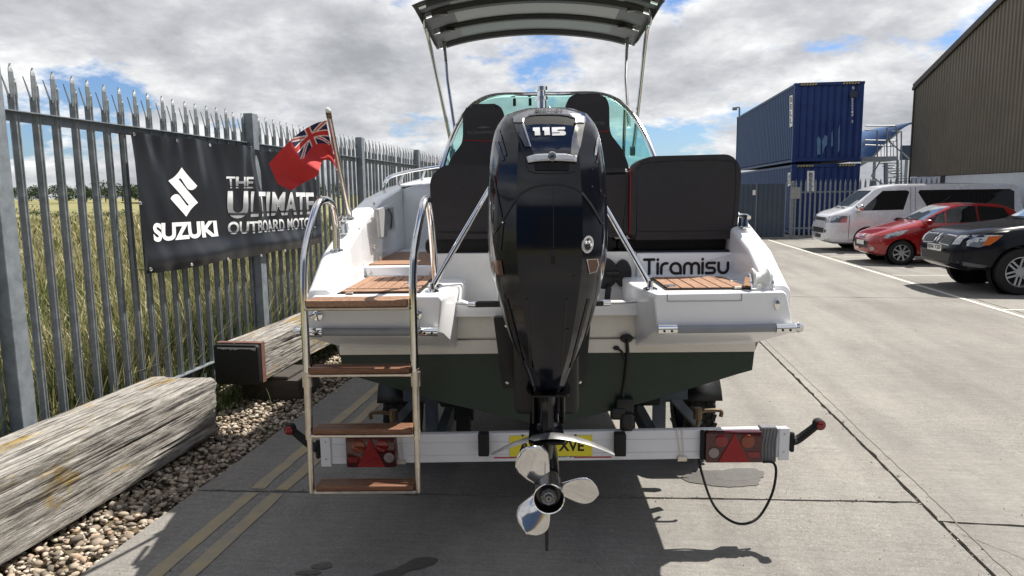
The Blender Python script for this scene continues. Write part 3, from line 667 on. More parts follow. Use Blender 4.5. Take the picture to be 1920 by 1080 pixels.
# ================================================================== BOAT
boat=frame_empty(BO,'motor_boat','white motor boat with green bottom, charcoal seats and teak swim platforms, seen from astern','boat')
YS=[.25,.8,1.6,2.6,3.8,4.8,5.6,6.15]
XG=[1.12,1.14,1.16,1.17,1.10,.85,.45,.03]; XC=[1.02,1.03,1.04,1.02,.9,.62,.28,.02]; ZC=[.83,.83,.84,.87,.96,1.12,1.35,1.6]; ZK=[.55,.55,.55,.56,.6,.75,1.05,1.5]
GY=[.05,.33,.66,1.0,1.43,2.2,3.8,6.15]; GZ=[1.285,1.435,1.53,1.625,1.70,1.775,1.88,2.0]
zg=lambda y: interp(y,GY,GZ); xg=lambda y: interp(y,[0]+YS,[1.115]+XG)
bm=new(); rings=[]
for y,xc,zc,zk in zip(YS,XC,ZC,ZK):
    h=[(0,y,zk),(xc*.5,y,zk+(zc-zk)*.46),(xc*.94,y,zc-.012),(xc,y,zc+.005),(xc+.008,y,zc+.10)]; rings.append([(-a,b,c) for a,b,c in h[::-1]]+h[1:])
loft(bm,rings,True,(True,True)); build('hull_bottom',bm,green,boat,ang=25)
bm=new(); rings=[]
for y,xc,zc in zip(YS,XC,ZC):
    z0=zc+.10; zt=zg(y); h=[(xc+.009,y,z0),(xc+.02,y,z0+.03),(xc+(xg(y)-xc)*.8,y,z0+(zt-z0)*.4),(xg(y)-.002,y,zt-.12),(xg(y)-.004,y,zt-.03)]
    rings.append([(-a,b,c) for a,b,c in h[::-1]]+h)
loft(bm,rings,False,(False,False)); build('topsides',bm,gel,boat,ang=30)
# transom between and behind the platform pods
bm=new(); box(bm,(-1.028,.235,.931),(1.028,.30,1.0),.004,1); build('boot_stripe',bm,gel_old,boat)
bm=new(); box(bm,(-.52,.245,1.0005),(.52,.32,1.185),.02,3); build('transom',bm,gel_old,boat)
bm=new(); prism(bm,roundpoly([(-.47,1.125),(.47,1.125),(.50,1.20),(.43,1.198),(.36,1.178),(-.36,1.178),(-.43,1.198),(-.50,1.20)],.02,3),.205,.30,'y',.012); build('transom_lip',bm,gel,boat)
for s in (-1,1):
    bm=new()
    def rg(y,pts): return [(s*a,y,b) for a,b in pts]
    rings=[rg(0,[(.50,1.255),(1.07,1.262),(1.085,1.25),(1.118,1.10),(1.112,1.078),(.54,1.070),(.505,1.085),(.485,1.235)]),
           rg(.04,[(.47,1.264),(1.075,1.264),(1.092,1.25),(1.124,1.10),(1.10,1.055),(.54,1.045),(.485,1.07),(.462,1.245)]),
           rg(.25,[(.43,1.264),(1.085,1.264),(1.10,1.25),(1.12,1.12),(1.00,.965),(.52,.955),(.44,.957),(.425,1.245)]),
           rg(.31,[(.425,1.264),(1.085,1.264),(1.10,1.25),(1.10,1.12),(1.00,1.02),(.52,1.0),(.435,1.0),(.42,1.245)]),
           rg(.72,[(.425,1.264),(1.0,1.264),(1.0,1.25),(1.0,1.12),(1.00,1.1),(.52,1.1),(.435,1.1),(.42,1.245)])]
    loft(bm,rings); build('swim_platform',bm,gel,boat,ang=24)
    # bumper tube with end clamps
    bm=new(); tube(bm,[(s*.55,-.025,1.098),(s*.8,-.028,1.099),(s*1.06,-.022,1.101)],.019,14); build('bumper_tube',bm,mat('grey_rubber',(.25,.26,.28),.35,var=.1) ,boat)
    for x0,x1 in ((.50,.585),(1.03,1.115)):
        bm=new(); tube(bm,[(s*x0,-.024,1.099),(s*x1,-.024,1.10)],.0235,16); c=build('tube_clamp',bm,chrome,boat)
        for dx in (.3,.7):
            bm=new(); lathe(bm,[(.006,-.0035),(.0,-.0045)],8,'y',(s*(x0+(x1-x0)*dx),-.0455,1.094),False); build('screw',bm,blackplast,c)
    bm=new(); lathe(bm,[(.001,.0),(.02,.0),(.026,.012),(.02,.03),(.001,.04)],14,'x',(s*1.128 if s>0 else -1.168,.0,1.098)); build('rub_end',bm,steel,boat)
    # gunwale
    bm=new(); rings=[]
    for y in [.04,.08,.2,.33,.45,.66,.85,1.0,1.2,1.43,1.8,2.2,2.9,3.8,4.6]:
        X=xg(y); zt=zg(y); w=.115+.02*min(1,y); zb=1.24 if y<2.3 else zt-.12
        rings.append([(s*(X+.004),y,max(1.10,zt-.55) if y>.3 else 1.15),(s*(X+.002),y,zt-.028),(s*(X-.012),y,zt-.006),(s*(X-.03),y,zt),(s*(X-w+.02),y,zt+.002),(s*(X-w),y,zt-.012),(s*(X-w-.012),y,zb)])
    loft(bm,rings); build('gunwale',bm,gel,boat,ang=28)
# decks, well and cockpit
bm=new(); box(bm,(-.44,.30,1.10),(.44,.62,1.135),.01,2); build('well_floor',bm,gel,boat)
bm=new(); box(bm,(-.56,.62,1.10),(.50,.66,1.40),.01,2); build('well_wall',bm,liner,boat)
bm=new(); prism(bm,roundpoly([(.50,1.255),(1.02,1.255),(1.02,1.39),(.50,1.392)],.012,3),.60,.95,'y',.012); build('name_panel',bm,gel,boat)
bm=new(); box(bm,(.35,.63,1.3925),(1.03,1.3,1.401),.003,1); build('locker_gasket',bm,blackplast,boat)
bm=new(); box(bm,(-1.0,.72,1.15),(-.60,2.25,1.325),.015,2); build('side_step',bm,gel,boat)
bm=new(); box(bm,(-.985,.76,1.3255),(-.60,1.6,1.333),.002,1); build('step_teak',bm,teak_l,boat)
bm=new(); box(bm,(-.985,.712,1.272),(-.612,.7195,1.320),.003,2); h=build('step_hatch',bm,gel,boat)
for px,py in ((675,514),(683,514),(694,513),(806,513),(826,514)):
    q=BO.at_y(px,py,.70); bm=new(); lathe(bm,[(.008,.012),(.009,.003),(.005,0),(.0,0)],10,'y',tuple(q),False); build('hatch_catch',bm,steel_d,boat)
bm=new(); box(bm,(-.58,.66,1.03),(1.02,2.25,1.10)); build('cockpit_floor',bm,gel,boat)
bm=new(); prism(bm,roundpoly([(-1.03,1.1),(1.03,1.1),(1.03,1.765),(.9,1.79),(-.9,1.79),(-1.03,1.765)],.03,3),2.22,2.30,'y',.02); build('bulkhead',bm,gel,boat)
bm=new(); rings=[]
for y in (2.25,2.9,3.8,4.6,5.4,6.1): X=max(.02,xg(y)-.06); rings.append([(-X,y,zg(y)-.005),(-X*.5,y,zg(y)+.04),(0,y,zg(y)+.055),(X*.5,y,zg(y)+.04),(X,y,zg(y)-.005)])
loft(bm,rings,False,(False,False)); build('foredeck',bm,gel,boat)
# open locker on the left inner side
def inner(px,py): q=BO.at_x(px,py,-.985); return q
for nm,poly,m_,dx in (('locker_frame',[(704,392),(737,380),(741,432),(712,446)],liner,.006),('locker_opening',[(709,397),(734,388),(737,426),(715,440)],grey_panel,.010),('locker_flap',[(697,393),(708,389),(714,443),(702,445)],mat('flap_grey',(.34,.35,.36),.4),.03)):
    bm=shape(poly,None); lay(bm,lambda x,y:inner(x,y)+Vector((dx,0,0))); thicken(build(nm,bm,m_,boat,smooth=False),.006 if nm!='locker_flap' else .02,0)
bm=new(); tube(bm,smoothpath([inner(722,391)+Vector((.02,0,0)),inner(729,405)+Vector((.02,0,0)),inner(727,428)+Vector((.02,0,0))],4),.004,6); build('locker_cord',bm,blackplast,boat)
bm=shape([(676,372),(690,380),(735,352),(772,440),(770,492),(680,492)],None); lay(bm,lambda x,y:BO.at_x(x,y,-.955)); 
bm=shape([(677,400),(700,392),(742,440),(740,493),(680,494)],None); lay(bm,lambda x,y:BO.at_x(x,y,-.95)); build('clear_screen',bm,mat('clear_sheet',(.75,.77,.78),.04,alpha=.22,coat=1.),boat,smooth=False)
for px,py in ((699,382),(712,484),(702,463)):
    q=BO.at_x(px,py,-.945); bm=new(); lathe(bm,[(.012,.0),(.012,.006),(.004,.012)],8,'x',tuple(q)); build('screen_stud',bm,steel_d,boat)
# teak panels: separate planks
def teak_panel(x0,x1,y0,y1,z,planks,taper=.0,frame=True):
    if frame:
        bm=new(); box(bm,(x0-.012,y0-.012,z),(x1+.012,y1+.012,z+.004)); root=build('teak_base',bm,blackplast,boat)
    w=(x1-x0)/planks
    for k in range(planks):
        bm=new(); box(bm,(x0+w*k+.003,y0,z+.0045),(x0+w*(k+1)-.003,y1,z+.011),.0015,1); build('teak_plank',bm,teak_l,root)
    return root
th=teak_panel(.56,.93,.075,.50,1.2645,6)
q=BO.at_z(1256,536,1.277); bm=new(); lathe(bm,[(.001,.004),(.026,.004),(.028,0)],16,'z',tuple(q)); build('lift_ring',bm,steel,th)
th=teak_panel(-.965,-.60,.16,.66,1.2645,7)
q=BO.at_z(770,530,1.277); bm=new(); lathe(bm,[(.001,.004),(.026,.004),(.028,0)],16,'z',tuple(q)); build('lift_ring',bm,steel,th)
teak_panel(-.965,-.60,.06,.135,1.2645,1)
for px,py in ((1383,540),(1375,528),(655,551)):
    q=BO.at_z(px,py,1.272); bm=new(); box(bm,q-Vector((.018,.01,.005)),q+Vector((.018,.01,.008)),.003,1); build('hinge',bm,steel_d,boat)
# name
def arc(cx,cy,r,a0,a1,n=10): return [(cx+r*math.cos(R(a0+(a1-a0)*k/n)),cy+r*math.sin(R(a0+(a1-a0)*k/n))) for k in range(n+1)]
LET={'T':(.98,[[(0,1.36),(.98,1.36)],[(.5,1.36),(.5,0)]]),'i':(.0,[[(0,0),(0,.98)],[(0,1.33),(.001,1.36)]]),'r':(.55,[[(0,0)]+arc(.42,.56,.42,180,90)+[(.58,.98)]]),
 'a':(1.0,[[(1,0),(1,.5)]+arc(.5,.49,.49,5,270,18)+[(.78,0)]]),'m':(1.44,[[(0,0)]+arc(.36,.62,.36,180,0)+[(.72,0)],[(.72,.62)]+arc(1.08,.62,.36,180,0)+[(1.44,0)]]),
 's':(.86,[[(.84,.98),(.3,.98)]+arc(.27,.74,.24,90,270)+[(.6,.5)]+arc(.6,.25,.25,90,-90)+[(0,0)]]),'u':(.92,[[(0,.98)]+arc(.46,.46,.46,180,360)+[(.92,.98)]])}
def stroke_word(word,x0,x1,z0,xh,w,y,gap=.36):
    tot=sum(LET[c][0]+gap for c in word)-gap; sx=(x1-x0)/tot; cx=0; bm=new()
    for c in word:
        wd,paths=LET[c]
        for P in paths:
            P=[Vector(((x0+(cx+a)*sx),z0+b*xh)) for a,b in P]
            for a,b in zip(P,P[1:]):
                d=b-a; n_=Vector((-d.y,d.x)); n_=n_.normalized()*w if n_.length>1e-9 else Vector((0,w))
                bm.faces.new([bm.verts.new((q.x,y,q.y)) for q in (a-n_,b-n_,b+n_,a+n_)])
            for k,a in enumerate(P): bm.faces.new([bm.verts.new((a.x+w*math.cos(t),y-.0002-.00002*(k%7),a.y+w*math.sin(t))) for t in [2*math.pi*q/10 for q in range(10)]])
        cx+=wd+gap
    return build('boat_name',bm,black_ink,boat,smooth=False)
stroke_word('Tiramisu',.538,.985,1.281,.056,.0075,.597)
# bench
def cushion(name,poly,y0,y1,r=.06,bev=.035,m_=vinyl):
    bm=new(); prism(bm,roundpoly(poly,r,6),y0,y1,'y',bev,4); return build(name,bm,m_,boat,ang=50)
c=cushion('bench_backrest',[(-.61,1.475),(-.02,1.475),(-.02,1.865),(-.54,1.875),(-.61,1.81)],.66,.80,[.02,.02,.02,.06,.06])
c=cushion('bench_backrest',[(-.015,1.475),(.462,1.475),(.462,1.845),(-.015,1.845)],.665,.80,.02)
for z_ in (1.515,):
    bm=new(); tube(bm,[(-.57,.658,z_),(-.06,.658,z_)],.0015,5); build('stitch_seam',bm,vinyl_b,c)
c=cushion('bench_backrest',[(.468,1.46),(1.04,1.46),(1.055,1.84),(1.0,1.91),(.56,1.905),(.468,1.86)],.64,.79,[.03,.03,.05,.07,.06,.05])
bm=new(); tube(bm,[(.50,.6385,1.505),(1.02,.6385,1.505)],.0016,5); build('stitch_seam',bm,vinyl_b,c)
bm=new(); tube(bm,smoothpath([(.50,.6385,1.84),(.57,.6385,1.872),(.97,.6385,1.876),(1.025,.6385,1.82),(1.015,.6385,1.505)],6),.0014,5); build('stitch_seam',bm,vinyl_b,c)
bm=new(); tube(bm,[(.465,.648,1.49),(.466,.642,1.6),(.466,.642,1.80),(.466,.66,1.85)],.0022,6); build('piping',bm,red_thread,c)
cushion('bench_base',[(-.65,1.395),(.40,1.395),(.40,1.472),(-.65,1.472)],.70,1.2,.02,.02,vinyl_b)
cushion('bench_base',[(.41,1.403),(1.02,1.403),(1.02,1.458),(.41,1.458)],.72,1.2,.012,.012,vinyl_b)
bm=new(); box(bm,(-.62,.675,1.10),(-.50,1.2,1.394),.008,2); build('bench_pedestal',bm,gel,boat)
# helm seats
def helm_seat(cx,y,dz,lab):
    P=[(cx-.27,1.3),(cx+.27,1.3),(cx+.275,1.86+dz),(cx+.235,1.97+dz),(cx+.155,2.07+dz),(cx+.145,2.12+dz),(cx+.142,2.27+dz),(cx+.105,2.335+dz),(cx-.105,2.335+dz),(cx-.142,2.27+dz),(cx-.145,2.12+dz),(cx-.155,2.07+dz),(cx-.235,1.97+dz),(cx-.275,1.86+dz)]
    c=cushion('helm_seat',P,y,y+.14,.035,.04)
    bm=new(); prism(bm,roundpoly([(cx-.26,1.28),(cx+.26,1.28),(cx+.26,1.42),(cx-.26,1.42)],.03,4),y+.1,y+.55,'y',.03,3); build('seat_cushion',bm,vinyl,c)
    bm=new(); tube(bm,[(cx-.15,y-.002,2.095+dz),(cx,y-.004,2.085+dz),(cx+.15,y-.002,2.095+dz)],.0018,6); build('piping',bm,red_thread,c)
    bm=new(); tube(bm,[(cx,y+.3,1.1),(cx,y+.3,1.29)],.06,14); build('pedestal',bm,steel,c)
    logo=mat('faint_logo',(.10,.10,.11),.5)
    t=text_bm('OCEANMASTER',[(cx-.115,2.155+dz),(cx+.115,2.155+dz),(cx+.115,2.135+dz),(cx-.115,2.135+dz)],.01); lay(t,lambda a,b:Vector((a,y-.0015,b))); build('seat_logo',t,logo,c,smooth=False)
    t=shape([(cx-.05,2.175+dz),(cx-.01,2.172+dz),(cx+.05,2.178+dz),(cx+.0,2.186+dz)]); lay(t,lambda a,b:Vector((a,y-.0015,b))); build('seat_logo',t,logo,c,smooth=False)
helm_seat(-.375,1.75,-.01,''); helm_seat(.315,1.55,.02,'')
# ski pole with braces
bm=new(); tube(bm,[(-.005,.66,1.39),(-.005,.66,2.205)],.027,18); tube(bm,[(-.005,.66,2.205),(-.005,.66,2.225)],[.034,.034],18); tube(bm,[(-.005,.66,2.225),(-.005,.66,2.255)],.022,18); tube(bm,[(-.005,.66,2.255),(-.005,.66,2.275)],.033,18)
sp=build('ski_pole',bm,chrome,boat)
for s,x in ((-1,-.54),(1,.485)):
    bm=new(); tube(bm,[(x,.10,1.285),(s*.03,.62,2.16)],.0135,12); build('brace',bm,steel,sp)
    bm=new(); lathe(bm,[(.035,.0),(.033,.006),(.016,.012),(.014,.04),(.0,.045)],16,'z',(x,.10,1.265)); build('brace_foot',bm,chrome,sp)
# windscreen
def wpt(x,k):
    a=abs(x)/.80; y=2.75-1.05*a**2.6; zb=1.80+.02*(1-a); zt=zb+(.68*(1-a**5.5)); ztop=zt; return Vector((x*.955+.035,y-.13*k*(1-a**3),zb+(ztop-zb)*k))
xs=[-.80+1.6*i/60 for i in range(61)]; xs=[.80*math.copysign(1-(1-abs(x/.8))**1.6,x) for x in xs]
bm=new(); G_=[[bm.verts.new(wpt(x,k/8)+Vector((.035,0,0))) for k in range(9)] for x in xs]
for a,b in zip(G_,G_[1:]):
    for k in range(8): bm.faces.new((a[k],b[k],b[k+1],a[k+1]))
ws=build('windscreen',bm,teal_glass,boat,ang=80)
bm=new(); tube(bm,[wpt(x,1)+Vector((.035,0,0)) for x in xs],.019,10); build('screen_rail',bm,steel,ws)
for x in (-.56,.60):
    bm=new(); tube(bm,[wpt(x,0)+Vector((.035,-.01,0)),wpt(x,1)+Vector((.035,-.01,0))],.012,8); build('screen_mullion',bm,steel,ws)
for x in (-.22,-.09): 
    bm=new(); p=wpt(x,1); box(bm,p+Vector((-.012,-.02,-.09)),p+Vector((.012,.0,-.03)),.003,1); build('clip',bm,blackplast,ws)
# bimini
def bim(x,y):
    a=x/.83; return Vector((x,y,3.09-.105*a*a-.02*abs(a)**8-.035*((y-2.15)/.8)**2))
bm=new(); G_=[[bm.verts.new(bim(-.83+1.66*i/28,1.66+1.31*j/20)) for j in range(21)] for i in range(29)]
for a,b in zip(G_,G_[1:]):
    for j in range(20): bm.faces.new((a[j],b[j],b[j+1],a[j+1]))
bi=thicken(build('bimini_canopy',bm,canvas,boat),.006,0)
for y0,y1 in ((1.72,1.95),(2.06,2.45),(2.52,2.82)):
    bm=new(); G_=[[bm.verts.new(bim(-.60+1.2*i/20,y0+(y1-y0)*j/5)-Vector((0,0,.006))) for j in range(6)] for i in range(21)]
    for a,b in zip(G_,G_[1:]):
        for j in range(5): bm.faces.new((a[j],b[j],b[j+1],a[j+1]))
    build('roof_panel',bm,canvas_l if y0<2.5 else mat('grey_canvas_light',(.11,.125,.12),.8,var=.1),bi)
for y in (1.70,2.0,2.485,2.90):
    bm=new(); tube(bm,[bim(-.79+1.58*i/24,y)-Vector((0,0,.024)) for i in range(25)],.0125,8); build('bow_tube',bm,steel,bi)
    bm=new(); w=.026 if y!=2.0 else .05
    rings=[[bim(-.74+1.48*i/24,y-w)-Vector((0,0,.009)),bim(-.74+1.48*i/24,y-w*.6)-Vector((0,0,.040)),bim(-.74+1.48*i/24,y+w*.6)-Vector((0,0,.042)),bim(-.74+1.48*i/24,y+w)-Vector((0,0,.009))] for i in range(25)]
    loft(bm,rings,False,(False,False)); build('bow_sleeve',bm,mat('black_canvas',(.035,.035,.034),.8),bi)
for s in (-1,1):
    bm=new(); rings=[[bim(s*.83,1.66+1.31*j/12)+Vector((0,0,.002)) for j in range(13)],[bim(s*.83,1.66+1.31*j/12)+Vector((-s*.02,0,-.05*min(1,j*.4,(12-j)*.4))) for j in range(13)]]; loft(bm,rings,False,(False,False)); thicken(build('canopy_valance',bm,canvas,bi),.004,0)
    for y in (2.0,2.485):
        bm=new(); box(bm,bim(s*.66,y)-Vector((.03,.03,.05)),bim(s*.66,y)+Vector((.03,.03,-.022)),.006,2); build('zip_buckle',bm,blackplast,bi)
    X=.70 if s>0 else -.635
    bm=new(); tube(bm,smoothpath([(s*.79,1.95,2.975),(s*.795,2.02,2.9),(s*.775,2.07,2.8),(X+s*.02,2.15,2.16),(X,2.16,2.02)],5),.0135,10); build('canopy_pole',bm,steel,bi)
    bm=new(); tube(bm,[(s*.755,2.86,2.965),(s*.70,2.55,2.6),(X-s*.01,2.28,2.2)],.0135,10); build('canopy_pole',bm,steel,bi)
    bm=new(); box(bm,(X-.02,2.14,1.98),(X+.02,2.2,2.05),.005,1); build('pole_bracket',bm,steel,bi)
# front grab rail on the left
bm=new(); tube(bm,smoothpath([(-1.13,1.98,1.75),(-1.12,2.0,1.80),(-1.11,2.15,1.85),(-1.08,2.6,1.895),(-1.0,3.3,1.95),(-.8,4.2,2.02),(-.5,4.9,2.06)],5),.0135,10); gr=build('bow_rail',bm,steel,boat)
for y,x,zt in ((2.6,-1.08,1.895),(3.3,-1.0,1.95),(4.2,-.8,2.02)):
    bm=new(); tube(bm,[(x-.02,y-.1,zg(y)),(x,y,zt)],.010,8); build('rail_stanchion',bm,steel,gr)
bm=new(); tube(bm,smoothpath([(1.13,1.98,1.75),(1.12,2.0,1.80),(1.08,2.6,1.86),(.8,4.2,2.0),(.5,4.9,2.06)],5),.0135,10); build('bow_rail',bm,steel,boat)
# cleats
def cleat(c,yaw):
    c=Vector(c); root=None; bm=new(); box(bm,c+Vector((-.022,-.07,0)),c+Vector((.022,.07,.008)),.003,2); root=build('cleat',bm,chrome,boat)
    bm=new(); tube(bm,[c+Vector((0,-.10,.058)),c+Vector((0,-.06,.062)),c+Vector((0,.06,.062)),c+Vector((0,.10,.058))],[.011,.013,.013,.011],10); 
    for dy in (-.04,.04): tube(bm,[c+Vector((0,dy,.006)),c+Vector((0,dy,.06))],[.016,.011],10)
    build('horn',bm,chrome,root); return root
cleat((1.065,.62,1.52),0); cleat((-1.07,.60,1.515),0)
bm=new(); tube(bm,[(-1.11,.52,1.55),(-1.11,.72,1.60)],.012,8); build('side_handle',bm,chrome,boat)
# stern roller
bm=new(); prof=[(.045,0),(.047,.008),(.030,.022),(.024,.040),(.030,.058),(.047,.072),(.045,.080)]; lathe(bm,[(r,t-.04) for r,t in prof],22,'x',(.985,.075,1.315)); rl=build('stern_roller',bm,mat('white_nylon',(.75,.75,.72),.35),boat)
for dx in (-.05,.05):
    bm=new(); prism(bm,roundpoly([(.02,1.266),(.14,1.266),(.11,1.34),(.06,1.34)],.02,3),.985+dx-.004,.985+dx+.004,'x'); build('roller_cheek',bm,chrome,rl)
bm=new(); prism(bm,ellipse(1.04,1.205,.012,.027,18),-.012,.004,'y',.004); build('drain_cover',bm,chrome,boat)
bm=new(); box(bm,(.545,-.004,1.222),(.88,.003,1.2245)); box(bm,(.88,-.004,1.222),(.883,.003,1.256)); box(bm,(.545,-.004,1.222),(.5475,.003,1.256)); build('hatch_seam',bm,mat('seam_grey',(.35,.35,.36),.6),boat)
# black cable boots in the well
bt=None
for x,rx,rz_ in ((.325,.075,.085),(.425,.045,.075)):
    bm=new(); prism(bm,ellipse(x,1.285,rx,rz_,26),.585,.622,'y',.012); bt=build('cable_boot',bm,blackplast,boat)
bm=new(); tube(bm,[(.33,.58,1.285),(.40,.58,1.285)],.016,8); tube(bm,smoothpath([(.345,.57,1.21),(.33,.5,1.16),(.32,.42,1.14)],4),.016,8); build('control_cable',bm,blackplast,boat)
# transducer and its cable on the transom
bm=new(); prism(bm,ellipse(.395,1.005,.032,.022,20),.224,.2345,'y',.004); tr=build('transducer_cap',bm,blackplast,boat)
bm=new(); tube(bm,smoothpath([(.395,.222,1.0),(.40,.225,.92),(.392,.238,.8),(.38,.235,.72),(.385,.225,.66)],5),.009,8); tube(bm,smoothpath([(.345,.228,.955),(.37,.225,.94),(.385,.228,.9)],4),.006,8); build('transducer_cable',bm,blackplast,tr)
bm=new(); box(bm,(.345,.20,.63),(.43,.245,.705),.008,2); box(bm,(.315,.19,.60),(.39,.23,.66),.014,3); box(bm,(.365,.18,.545),(.43,.225,.635),.016,3); build('transducer_bracket',bm,blackplast,tr)
bm=new(); prism(bm,ellipse(.345,.957,.016,.011,14),.225,.2345,'y',.002); build('cable_clip',bm,blackplast,tr)
# swim ladder
lad=new(); 
XL,XR=-1.085,-.597
tube(lad,smoothpath([(-1.052,.36,1.44),(-1.047,.345,1.58),(-1.042,.27,1.675),(-1.035,.12,1.70),(-1.045,.02,1.665),(-1.068,-.08,1.50),(XL+.008,-.11,1.36),(XL+.006,-.118,1.2),(XL+.004,-.12,.92)],6),.0178,14)
lad_o=build('swim_ladder',lad,steel,boat)
for c_ in ((-1.052,.36,1.444),(-.545,.30,1.2645)):
    bm=new(); lathe(bm,[(.034,0),(.033,.006),(.021,.010)],16,'z',c_,False); build('rail_foot',bm,chrome,lad_o)
bm=new(); tube(bm,smoothpath([(-.545,.30,1.268),(-.55,.26,1.50),(-.552,.2,1.63),(-.553,.12,1.695),(-.56,.02,1.665),(-.583,-.08,1.50),(XR+.004,-.11,1.36),(XR+.002,-.118,1.2),(XR,-.12,.92)],6),.0178,14); build('ladder_rail',bm,steel,lad_o)
for x in (XL,XR):
    bm=new(); tube(bm,[(x+.004,-.12,.95),(x,-.12,.65)],.0165,12); tube(bm,[(x,-.12,.66),(x-.002,-.12,.37)],.0125,12); build('telescopic_rail',bm,steel_d,lad_o)
    bm=new(); tube(bm,[(x+.004,-.12,.87),(x+.004,-.12,.935)],.0225,14); build("rail_lock",bm,steel_d,lad_o); bm=new(); tube(bm,[(x,-.12,.625),(x,-.12,.665)],.018,12); build("rail_lock",bm,steel_d,lad_o)
    bm=new(); tube(bm,[(x,-.12,1.175),(x,-.004,1.175)],.012,8); lathe(bm,[(.026,.0),(.024,-.012),(.012,-.016)],14,'y',(x+(.03 if x<-1 else -.0),-.002,1.175)); build('hinge_bracket',bm,chrome,lad_o)
for z in (1.225,.925,.645,.378):
    t=.030 if z>1.2 else .024
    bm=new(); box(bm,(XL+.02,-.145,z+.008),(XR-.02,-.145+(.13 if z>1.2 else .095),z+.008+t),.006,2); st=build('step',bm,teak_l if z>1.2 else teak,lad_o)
    for k in range(1,4):
        yk=-.145+(.13 if z>1.2 else .095)*k/4; bm=new(); box(bm,(XL+.03,yk-.0015,z+.008+t),(XR-.03,yk+.0015,z+.0086+t)); build('groove',bm,black_ink,st)
    bm=new(); box(bm,(XL+.01,-.142,z-.008),(XR-.01,-.098,z+.006),.003,1); build('step_bar',bm,steel_d,lad_o)
for o_ in list(boat.children):
    if o_.name.split('.')[0] in ('swim_platform','gunwale','topsides'):
        md=o_.modifiers.new('soft_edge','BEVEL'); md.width=.011; md.segments=3; md.limit_method='ANGLE'; md.angle_limit=R(26); md.harden_normals=False
rebase(boat,(0,2.8,0))
# ================================================================== ENSIGN
ens=frame_empty(BO,'ensign_flag','faded red ensign flag on a slanted steel staff at the left stern','flag')
A_=Vector((-1.105,.86,1.60)); B_=BO.at_y(615,207,.40)
bm=new(); tube(bm,[A_,A_+(B_-A_)*.97],[.0135,.0125],12); build('staff',bm,steel_d,ens)
bm=new(); lathe(bm,[(.001,-.012),(.010,-.010),(.014,-.002),(.012,.008),(.001,.014)],12,'z',tuple(B_)); tk=build('truck',bm,mat('white_knob',(.7,.7,.68),.4),ens)
bm=new(); tube(bm,[A_+(B_-A_)*.94,A_+(B_-A_)*.985],.014,10); build('brass_collar',bm,cork,ens)
bm=new(); lathe(bm,[(.035,.0),(.035,.008),(.02,.014),(.018,.06),(.014,.062)],14,'z',tuple(A_-Vector((0,0,.015)))); build('staff_socket',bm,chrome,ens)
def curve2(pts,n=40):
    P=smoothpath([(a,b,0) for a,b in pts],10); P=[Vector((q.x,q.y)) for q in P]; L_=[0]
    for a,b in zip(P,P[1:]): L_.append(L_[-1]+(b-a).length)
    L_=[q/L_[-1] for q in L_]
    return lambda t: Vector((interp(t,L_,[q.x for q in P]),interp(t,L_,[q.y for q in P])))
ct=curve2([(611,226),(590,232),(560,250),(530,278),(504,307)]); cb=curve2([(631,320),(626,309),(615,300),(604,303),(599,318),(594,330),(570,342),(546,357)])
ch=curve2([(611,226),(621,272),(631,320)]); cl=curve2([(504,307),(514,330),(522,345),(546,357)])
def flag_pt(s,t):
    p=ct(s)*(1-t)+cb(s)*t+ch(t)*(1-s)+cl(t)*s-(ct(0)*(1-s)*(1-t)+ct(1)*s*(1-t)+cb(0)*(1-s)*t+cb(1)*s*t)
    y=.42+.16*t*(1-s)-.10*s+.055*math.sin(s*7.5+t*1.5)*(.3+t)*.9+.02*math.sin(s*17+t*3)*t
    return BO.at_y(p.x,p.y,y)
def union(a,b):
    # a along the fly 0..1, b down 0..1 -> 0 red 1 blue 2 white
    x=a*2-1; y=(b*2-1)*.55
    if abs(x)<.10 or abs(y)<.10: return 0
    if abs(x)<.17 or abs(y)<.17: return 2
    d=min(abs(x*.55-y),abs(x*.55+y))/math.hypot(.55,1)
    return 0 if d<.035 else 2 if d<.10 else 1
bm=new(); NS,NT=120,84; G_=[[bm.verts.new(flag_pt(i/NS,j/NT)) for j in range(NT+1)] for i in range(NS+1)]
for i in range(NS):
    for j in range(NT):
        f=bm.faces.new((G_[i][j],G_[i+1][j],G_[i+1][j+1],G_[i][j+1])); s=(i+.5)/NS; t=(j+.5)/NT
        f.material_index=union(s/.56,t/.5) if s<.56 and t<.5 else 0
fl=build('flag_cloth',bm,None,ens,mats=[red_cloth,blue_cloth,white_cloth],ang=80)
for t in (0.02,.98):
    q=flag_pt(0,t); c=A_+(B_-A_)*max(0,min(1,(q-A_).dot(B_-A_)/(B_-A_).length_squared)); bm=new(); tube(bm,[q,c],.004,6); build('lashing',bm,white_cloth,ens)
rebase(ens,tuple(A_))
# ================================================================== OUTBOARD MOTOR
mot=frame_empty(BO,'outboard_motor','glossy black outboard motor with a silver 115 on its cowling and a polished propeller','outboard motor')
mcx=-.013
SEC=[ # z, half width, aft y, fore y, corner depth
 (2.035,.060,-.46,-.05,.10),(2.028,.120,-.54,-.0,.12),(2.010,.160,-.585,.03,.14),(1.975,.188,-.635,.06,.17),(1.93,.202,-.675,.08,.19),(1.86,.212,-.715,.09,.20),(1.78,.219,-.745,.10,.21),(1.70,.223,-.765,.10,.22),(1.62,.226,-.775,.10,.23),(1.54,.226,-.78,.09,.23),(1.46,.221,-.775,.07,.22),(1.40,.208,-.765,.04,.21),(1.33,.192,-.75,.0,.20),(1.26,.174,-.73,-.05,.19),(1.18,.150,-.705,-.10,.17),(1.10,.118,-.67,-.16,.15),(1.04,.088,-.64,-.2,.12),(.985,.072,-.61,-.22,.10)]
